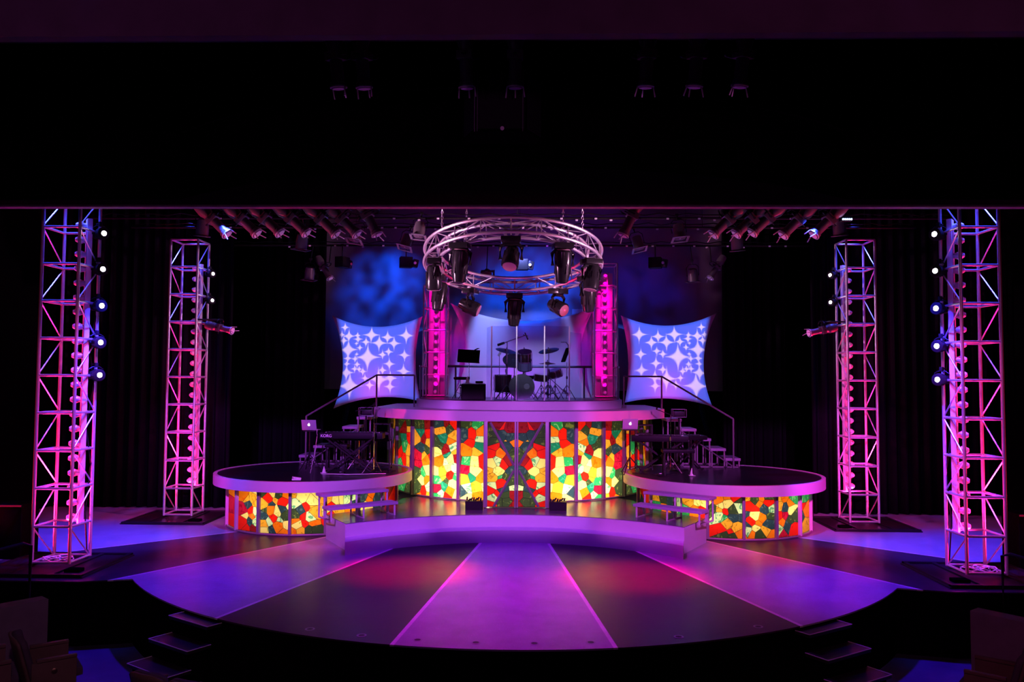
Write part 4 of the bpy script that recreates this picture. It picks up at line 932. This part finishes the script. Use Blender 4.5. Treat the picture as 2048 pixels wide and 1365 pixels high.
# papers, pedals, cables, cones on the decks
tag(MB().box((-4.22, 15.62, D + .02), (.17, .13, .03), (0, 0, .2), .004).box((-4.22, 15.62, D + .045), (.15, .12, .03), (0, R(10), .5), .004).build('paper_pile', WHITE), 'crumpled stack of white paper near the front edge of the left side deck', 'paper')
cone((-4.02, 16.9, D), .9, 'small cone beside the cables on the left side deck'); cone((3.62, 16.95, D), 1.0, 'small cone near the stair on the right side deck')
random.seed(8)
def cable(pts, lab, m=STEEL, r=.007, wob=.03, n=10):
    out = []
    for a, b in zip(pts, pts[1:]):
        for k in range(n): q = Vector(a).lerp(Vector(b), k / n); out.append(q + Vector((random.uniform(-wob, wob), random.uniform(-wob, wob), 0)))
    out.append(Vector(pts[-1])); tag(MB().path(out, r, 5).build('cable', m), lab, 'cable')
cable([(-4.2, 17.0, D + .9), (-4.22, 17.0, D + .5), (-4.28, 16.95, D + .2), (-4.25, 16.7, D + .012)], 'thin pale cable hanging from the left laptop to the deck', TAPE, .005, .008)
cable([(-4.0, 16.62, D + .012), (-3.4, 16.55, D + .012), (-2.7, 16.75, D + .012)], 'white-flecked cable along the front of the left keyboard', TAPE, .008, .02)
cable([(-2.95, 17.0, D + .012), (-2.7, 17.15, D + .012), (-2.85, 17.3, D + .012), (-2.6, 17.2, D + .012), (-2.8, 17.0, D + .012)], 'loose loops of cable by the wall end of the left keyboard', STEEL, .009, .05)
cable([(2.4, 17.2, D + .012), (2.9, 17.0, D + .012), (3.5, 17.15, D + .012)], 'dark cable lying under the right keyboards', STEEL, .009, .04)
for (x, y, lab) in ((-3.6, 16.75, 'sustain pedal under the long keyboard'), (2.95, 16.95, 'sustain pedal under the angled keyboard')):
    t = thing('foot_pedal', lab, 'pedal', (x, y, D)); MB().box((0, 0, .02), (.09, .16, .035), bev=.006).build('housing', BLACK, t); MB().box((0, -.09, .045), (.05, .12, .01), (R(-8), 0, 0)).build('treadle', CHROME, t)
# floor monitors by the gate
for sx, s in ((-1, 'left'), (1, 'right')):
    t = thing('foot_monitor', f'small black monitor box beside the {s} side of the glass gate', 'speaker', (sx * .83, 16.2, .45))
    MB().prism([(-.17, -.1), (.17, -.1), (.17, .12), (-.17, .12)], 0, .17).build('cabinet', BLACK, t)
    MB().box((0, -.102, .085), (.3, .006, .13)).build('grille', PAD, t)
    m = MB(); random.seed(3 + sx)
    for k in range(7): m.box((-.14 + .045 * k, 0, .185 + random.random() * .03), (.03, .05, .05), (random.random(), random.random(), 0))
    m.build('plug', STEEL, t)
# ================================================================ OVERHEAD RIG
PIPES = ((14.0, 6.13, 'front lighting pipe just behind the black lip'), (16.0, 6.24, 'second lighting pipe from the front'), (17.6, 6.36, 'third lighting pipe above the stained glass wall'), (19.5, 6.28, 'rear lighting pipe in front of the backcloth'))
random.seed(12)
for i, (y, z, lab) in enumerate(PIPES):
    t = thing('lighting_pipe', lab, 'pipe', (0, y, z)); MB().tube((-8.6, 0, 0), (8.6, 0, 0), .024, 10).build('pipe', STEEL, t)
    for x in (-7.5, -4, 0, 4, 7.5): MB().tube((x, 0, 0), (x, 0, 8.48 - z), .006, 6).build('hanger_cable', STEEL, t)
    MB().path([(-8.5 + 17 * k / 60, .03, .06 + .05 * math.sin(k * 1.3) ** 2) for k in range(61)], .012, 5).build('cable_run', BLACK, t)
    first = None; x = -6.6 + random.random()
    while x < 6.6:
        if first is None: first = MB().box((0, -.03, -.012), (.05, .004, .034)).build('tape_label', TAPE, t); o = first
        else: o = first.copy(); COL.objects.link(o)
        o.location = (x, 0, random.choice((0, 0, -.03))); x += random.choice((.3, .38, .5, .62))
def can_proto(square):
    t = thing('wash_light', 'x', 'stage light')
    MB().lathe([(.06, .24), (.10, .22), (.115, .10), (.115, -.06), (.10, -.07)], 20).build('can', FIXT, t)
    MB().lathe([(.095, -.055), (.09, -.066), (.02, -.07)], 18).build('lens', GLASSB, t)
    m = MB()
    if square:
        for k in range(4):
            a = R(90 * k); m.box((.145 * math.cos(a), .145 * math.sin(a), -.085), (.045, .335, .012), (0, 0, a))
    else: m.lathe([(.115, -.08), (.155, -.08), (.155, -.095), (.115, -.095)], 24)
    m.build('colour_frame', RAILP, t)
    MB().path([(-.14, 0, .06), (-.145, 0, .26), (-.08, 0, .33), (.08, 0, .33), (.145, 0, .26), (.14, 0, .06)], .01, 6).build('yoke', STEEL, t)
    MB().tube((0, 0, .33), (0, 0, .42), .014).box((0, 0, .43), (.06, .06, .05), bev=.006).build('clamp', STEEL, t)
    return t
SQ, RO = can_proto(True), can_proto(False); su, ru = [False], [False]
for (x, y, z, sq, tx, ty, lab) in (
        (-5.92, 15.0, 5.78, 0, 8, 6, 'round wash light with pink-lit rim above the far left tower'), (-4.38, 16.2, 5.72, 1, 14, 10, 'square-framed wash light left of the ring truss, farthest left on the second pipe'),
        (-5.1, 19.4, 5.50, 1, 14, 8, 'square-framed wash light hanging low on the rear pipe at the left'), (-3.2, 15.8, 5.82, 1, -12, 10, 'square-framed wash light midway between the left star screen and the black lip'),
        (-2.45, 17.4, 5.95, 1, -14, 14, 'small square-framed wash light just left of the ring truss'), (-1.95, 15.9, 5.92, 1, -12, 6, 'square-framed wash light behind the top left of the ring truss'),
        (2.62, 17.6, 5.95, 1, -12, -14, 'small square-framed wash light just right of the ring truss'), (3.2, 15.9, 5.88, 1, -12, -6, 'square-framed wash light right of the ring truss under the lip'),
        (4.15, 19.4, 5.48, 1, 14, -6, 'square-framed wash light hanging low on the rear pipe at the right'), (4.35, 16.0, 5.68, 0, 10, -6, 'round wash light right of the ring truss on the second pipe'),
        (5.98, 15.0, 5.80, 0, 8, -6, 'round wash light with pink-lit rim above the far right tower'), (-.78, 19.5, 5.55, 1, 80, 0, 'square-framed light facing the seats inside the ring truss view')):
    place(SQ if sq else RO, su if sq else ru, (x, y, z), (R(tx), R(ty), 0), lab, 'wash lights on the overhead pipes')
for i, (x, y, z, r_) in enumerate(((-5.35, 14.05, 5.93, 42), (-4.83, 14.05, 5.93, 40), (-4.42, 14.05, 5.94, 40), (-3.95, 14.05, 5.94, 40), (-3.42, 14.05, 5.93, 42), (-3.05, 14.05, 5.93, 42), (-2.6, 14.05, 6.0, 60))):
    place(PRO, qu, (x, y, z - .1), (0, R(r_ + 2), R(-4)), f'profile spotlight tilted down to the right on the front pipe, {["first", "second", "third", "fourth", "fifth", "sixth", "seventh"][i]} from the left', 'profile spotlights on the left half of the front pipe', 1.2)
for i, (x, y, z, r_) in enumerate(((2.05, 14.05, 6.0, 62), (3.72, 14.05, 5.93, 42), (4.12, 14.05, 5.93, 40), (4.4, 14.05, 5.95, 40), (4.92, 14.05, 5.92, 42), (5.45, 14.05, 5.93, 42))):
    place(PRO, qu, (x, y, z - .1), (0, R(r_ + 2), R(184)), f'profile spotlight tilted down to the left on the front pipe, {["sixth", "fifth", "fourth", "third", "second", "first"][i]} from the right', 'profile spotlights on the right half of the front pipe', 1.2)
place(PRO, qu, (-4.75, 19.4, 5.72), (0, R(55), R(-20)), 'profile spotlight pointing down at the left end of the rear pipe')
place(PRO, qu, (4.72, 19.4, 5.75), (0, R(55), R(200)), 'profile spotlight pointing down at the right end of the rear pipe')
for (x, z, lab, rz) in ((-2.75, 5.85, 'dark boxy scanner light beside the left side of the ring truss', .3), (3.25, 5.85, 'dark boxy scanner light beside the right side of the ring truss', -.3), (.05, 5.80, 'dark boxy scanner light seen through the middle of the ring truss', 0), (-4.3, 5.85, 'dark upright scanner light above the left star screen', 1.2)):
    t = thing('scanner_light', lab, 'stage light', (x, 19.4, z), rz)
    MB().box((0, 0, 0), (.30, .24, .26), bev=.02).build('housing', BLACK, t); MB().box((.22, 0, -.02), (.14, .20, .20), (0, .2, 0), .03).build('mirror_head', GLOSSB, t)
    MB().tube((0, 0, .12), (0, 0, .44), .015).box((0, 0, .42), (.06, .06, .05)).build('clamp', STEEL, t); MB().lathe([(.03, 0), (.035, .02), (.02, .03)], 12, Matrix.Translation((.2, -.11, -.02)) @ Matrix.Rotation(R(90), 4, 'X')).build('lens', GLASSB, t)
t = thing('led_flood', 'small lit blue flood light above the far right tower', 'stage light', (5.75, 14.1, 5.85))
MB().box((0, 0, 0), (.20, .12, .09), bev=.01).build('housing', BLACK, t); m = MB()
for k in range(5): m.lathe([(.015, 0), (.015, .01)], 8, Matrix.Translation((-.07 + .035 * k, -.062, -.02)) @ Matrix.Rotation(R(90), 4, 'X'))
m.build('lit_diode_row', emit('lit_diodes', (.35, .55, 1), 12), t); MB().tube((0, 0, .04), (0, 0, .28), .012).build('hanging_arm', STEEL, t)

# front-of-house: centre speaker cluster and fixtures above the bulkhead
t = thing('speaker_cluster', 'black three-faced speaker cluster hanging in front of the dark bulkhead', 'speaker', (-.02, 8.7, 5.68))
MB().prism([(-.30, -.12), (.26, -.12), (.42, .22), (.30, .5), (-.30, .5), (-.44, .22)], 0, .66).build('cabinet', MATTE, t)
MB().box((-.02, -.125, .33), (.52, .01, .60)).build('grille', PAD, t)
for x, y, rz in ((-.372, .035, R(-67)), (.345, .035, R(65))): MB().box((x, y, .33), (.34, .008, .60), (0, 0, rz)).build('grille', PAD, t)
MB().box((-.3, -.122, .33), (.008, .008, .66)).box((-.27, -.13, .33), (.006, .006, .66)).box((.22, -.13, .33), (.006, .006, .66)).build('corner_strip', RAILP, t)
MB().lathe([(.022, 0), (.022, .01)], 10, Matrix.Translation((.0, -.131, .03)) @ Matrix.Rotation(R(90), 4, 'X')).build('badge', TAPE, t)
for x in (-.2, .2): MB().tube((x, .2, .66), (x, .2, 2.9), .008).build('hanging_cable', STEEL, t)
fp = thing('lighting_pipe', 'dim lighting pipe high up between the dusty beam and the bulkhead', 'pipe', (0, 8.4, 6.62)); MB().tube((-7, 0, 0), (7, 0, 0), .024).build('pipe', STEEL, fp)
for i, (x, lab) in enumerate(((-1.78, 'left of the speaker cluster'), (-1.5, 'second left of the speaker cluster'), (-.40, 'just above the left of the speaker cluster'), (.12, 'just above the right of the speaker cluster'), (1.5, 'first right of the speaker cluster'), (2.02, 'middle one right of the speaker cluster'), (2.5, 'farthest right of the speaker cluster'))):
    place(PRO, qu, (x, 8.35, 6.42), (0, R(80), R(60 + 10 * i)), 'dim profile spotlight on the high front pipe, ' + lab, 'profile spotlights on the high front pipe')

# ================================================================ AUDITORIUM EDGE
for sx, s in ((-1, 'left'), (1, 'right')):
    t = thing('stage_steps', f'three dark steps with pale edges leading off the {s} side of the stage', 'steps', (sx * 4.0, 10.3, -.95))
    rz = R(-33.7) if sx < 0 else R(33.7)
    for i in range(3):
        fx, fy, z = (-4.02, 10.27, -.05) if i == 0 else ((-4.13, 9.96, -.25) if i == 1 else (-4.24, 9.65, -.45))
        c = Vector((fx + .09, fy + .135, z)); c.x *= -sx
        MB().box((c.x, c.y, c.z - .02), (.82, .32, .04), (0, 0, rz)).build('tread', DECK, t, world=True)
        MB().box((c.x, c.y + .03, (c.z - .04 - .95) / 2), (.74, .26, c.z - .04 + .95), (0, 0, rz)).build('step_body', MATTE, t, world=True)
        m = MB(); q = Matrix.Rotation(rz, 4, 'Z')
        for (a, b, dx, dy) in ((0, -.162, .83, .008), (-.412, 0, .008, .32), (.412, 0, .008, .32)):
            v = q @ Vector((a, b, 0)); m.box((c.x + v.x, c.y + v.y, c.z + .002), (dx, dy, .008), (0, 0, rz))
        m.build('edge_strip', TRACE, t, world=True)
    t = thing('stage_handrail', f'dark handrail at the far {s} corner of the stage front', 'handrail', (sx * 6.85, 11.5, -.95))
    MB().path([(sx * 6.82, 11.5, -.95), (sx * 6.82, 11.5, .62), (sx * 6.88, 11.42, .66), (sx * 7.9, 10.6, .42)], .024, 8).build('rail', STEEL, t, world=True)
    MB().tube((sx * 7.9, 10.6, -.95), (sx * 7.9, 10.6, .42), .024).build('post', STEEL, t, world=True)
    # parapet beside the aisle
    o = MB().prism([(sx * 5.05, 9.0), (sx * 5.2, 9.12), (sx * 7.6, 6.2), (sx * 7.3, 6.0)], -.95, .55).build('wall_parapet_' + s, WALLD, smooth=False); tag(o, kind='structure')
    b = thing('equipment_case', f'dark upright case standing at the {s} wing behind the near tower', 'case', (sx * 8.45, 13.6 , 0))
    MB().box((0, 0, .45), (.6, .5, .9), bev=.02).build('body', MATTE, b); MB().box((0, -.252, .88), (.6, .01, .03)).build('edge_trim', STEEL, b)
    for a in (-.24, .24): MB().tube((a - .015, -.2, .03), (a + .015, -.2, .03), .03, 12).build('caster', STEEL, b)
    b = thing('floor_box', f'small dark box on the floor between the far tower and the {s} side deck', 'box', (sx * 6.42, 18.35, 0))
    MB().box((0, 0, .2), (.26, .2, .4), bev=.01).build('body', STEEL, b); MB().box((0, -.103, .2), (.2, .006, .3)).build('grille', PAD, b)
def seat_proto():
    t = thing('theatre_seat', 'x', 'seat')
    fn = lambda r, o: (lambda u, v: ((u - .5) * .50, -.20 - .06 * (1 - (2 * u - 1) ** 2) - .12 * v + o, .35 + .5 * v - .05 * (2 * u - 1) ** 4 * v))
    sh = MB().grid(fn(0, 0), 12, 8).build('back_shell', SEATF, t); m = sh.modifiers.new('thickness', 'SOLIDIFY'); m.thickness = .022
    cu = MB().grid(fn(0, .035), 12, 8).build('back_cushion', SEATC, t); m = cu.modifiers.new('thickness', 'SOLIDIFY'); m.thickness = .05
    MB().box((0, .05, .42), (.46, .44, .09), (R(4), 0, 0), .03).build('seat_cushion', SEATC, t)
    for s in (-1, 1):
        MB().box((s * .27, 0, .30), (.03, .40, .60), bev=.01).build('side_panel', SEATF, t)
        MB().box((s * .27, .02, .62), (.055, .36, .03), bev=.01).build('armrest', SEATF, t)
    MB().box((0, -.335, .79), (.06, .012, .035), (R(14), 0, 0), .003).build('seat_tag', BRASS, t)
    for s in (-1, 1): MB().lathe([(.026, 0), (.028, .004), (.018, .008)], 16, Matrix.Translation((s * .284, 0, .50)) @ Matrix.Rotation(R(90 * s), 4, 'Y')).build('round_badge', BRASS, t)
    return t
SE = seat_proto(); eu = [False]
for (x, y, z, rz, lab) in ((-3.62, 8.9, -.95, -24, 'curved seat back at the bottom edge nearest the left steps'), (-3.12, 8.68, -.95, -21, 'second seat back from the left steps at the bottom edge'), (-2.60, 8.48, -.95, -18, 'third seat back from the left steps at the bottom edge'), (-2.06, 8.33, -.95, -14, 'last visible seat back of the front left row'),
                           (3.78, 8.72, -.95, 24, 'curved seat back at the bottom edge nearest the right steps'), (3.26, 8.50, -.95, 21, 'second seat back from the right steps at the bottom edge'), (2.72, 8.32, -.95, 18, 'third seat back from the right steps at the bottom edge'),
                           (-4.62, 8.35, -.42, -52, 'dark end seat with round badge beside the left parapet'), (-4.75, 7.50, -.20, -52, 'nearer end seat with round badge in the lower left corner'),
                           (4.86, 8.25, -.42, 52, 'dark end seat with round badge beside the right parapet'), (5.0, 7.40, -.20, 52, 'nearer end seat with round badge in the lower right corner')):
    place(SE, eu, (x, y, z), R(rz), lab, 'theatre seats at the lower edge')
# tiers under the side seats
for sx, s in ((-1, 'left'), (1, 'right')):
    tag(MB().prism([(sx * 4.25, 8.8), (sx * 5.1, 9.0), (sx * 6.6, 7.0), (sx * 4.9, 7.2)], -.95, -.425).build('trim_5' if sx < 0 else 'trim_6', AISLE, smooth=False), kind='structure')
    tag(MB().prism([(sx * 4.3, 7.85), (sx * 4.9, 7.95), (sx * 6.6, 6.5), (sx * 4.6, 6.3)], -.42, -.205).build('trim_7' if sx < 0 else 'trim_8', AISLE, smooth=False), kind='structure')
# flush brass-ringed sockets along the stage lip
for i, (x) in enumerate((-2.35, -1.68, -1.0, -.32, .35, 1.0, 2.05, 3.1)):
    y = 16.1 - math.sqrt(6.68 ** 2 - x * x); words = ['first', 'second', 'third', 'fourth', 'fifth', 'sixth', 'seventh', 'eighth'][i]
    t = thing('floor_socket', f'flush round floor socket along the stage lip, {words} from the left', 'floor socket', (x, y, 0), 0, 'floor sockets along the stage lip')
    MB().lathe([(.055, .0005), (.06, .003), (.04, .004), (.038, .001)], 20).build('ring', RAILP, t); MB().lathe([(.037, .0005), (.036, .0015)], 16).build('cover', STEEL, t)
# drop arms that tie each overhead fixture to its pipe
bpy.context.view_layer.update()
for o in [q for q in bpy.data.objects if q.parent is None and q.name.split('.')[0] in ('wash_light', 'profile_spotlight', 'scanner_light', 'led_flood')]:
    if 'tower' in o['label'] and o.name.startswith('profile'): continue
    loc = Vector(o.location); py_, pz = min([(8.4, 6.62)] + [(a, b) for a, b, _ in PIPES], key=lambda q: abs(q[0] - loc.y))
    top = o.matrix_world @ Vector({'w': (0, 0, .43), 'p': (0, 0, .19), 's': (0, 0, .42), 'l': (0, 0, .28)}[o.name[0]])
    MB_ = MB().tube(top, (top.x, py_, pz), .012, 6); iv = o.matrix_world.inverted()
    a = MB_.build('hanging_arm', STEEL); a.data.transform(iv); a.parent = o
spot((-3, 6.0, 6.2), (-4.9, 8.6, -.9), BLU, 5, 40, .8); spot((3, 6.0, 6.2), (5.0, 8.6, -.9), BLU, 5, 40, .8)
spot((-4, .8, 4.6), (-3, 6.0, 5.9), (.7, .14, .7), 120, 140, 1); spot((4.4, .8, 4.6), (3, 6.0, 5.9), (.8, .14, .6), 120, 140, 1)  # lamps added near the camera to lift the dark upper beam
spot((-1.5, 6.6, 5.3), (0, 8.7, 6.0), (.6, .3, .9), 1.5, 70, 1)  # weak lamp added to pick out the speaker cluster
for x, c in ((-5.5, (.5, .2, 1)), (0, (1, .25, .7)), (5.5, (.7, .2, .9))): spot((x, 12.6, 1.2), (x, 11.5, 5.4), c, 70 if x else 110, 76, 1, .3)  # unseen mid-air lamps added to light the header lip from below
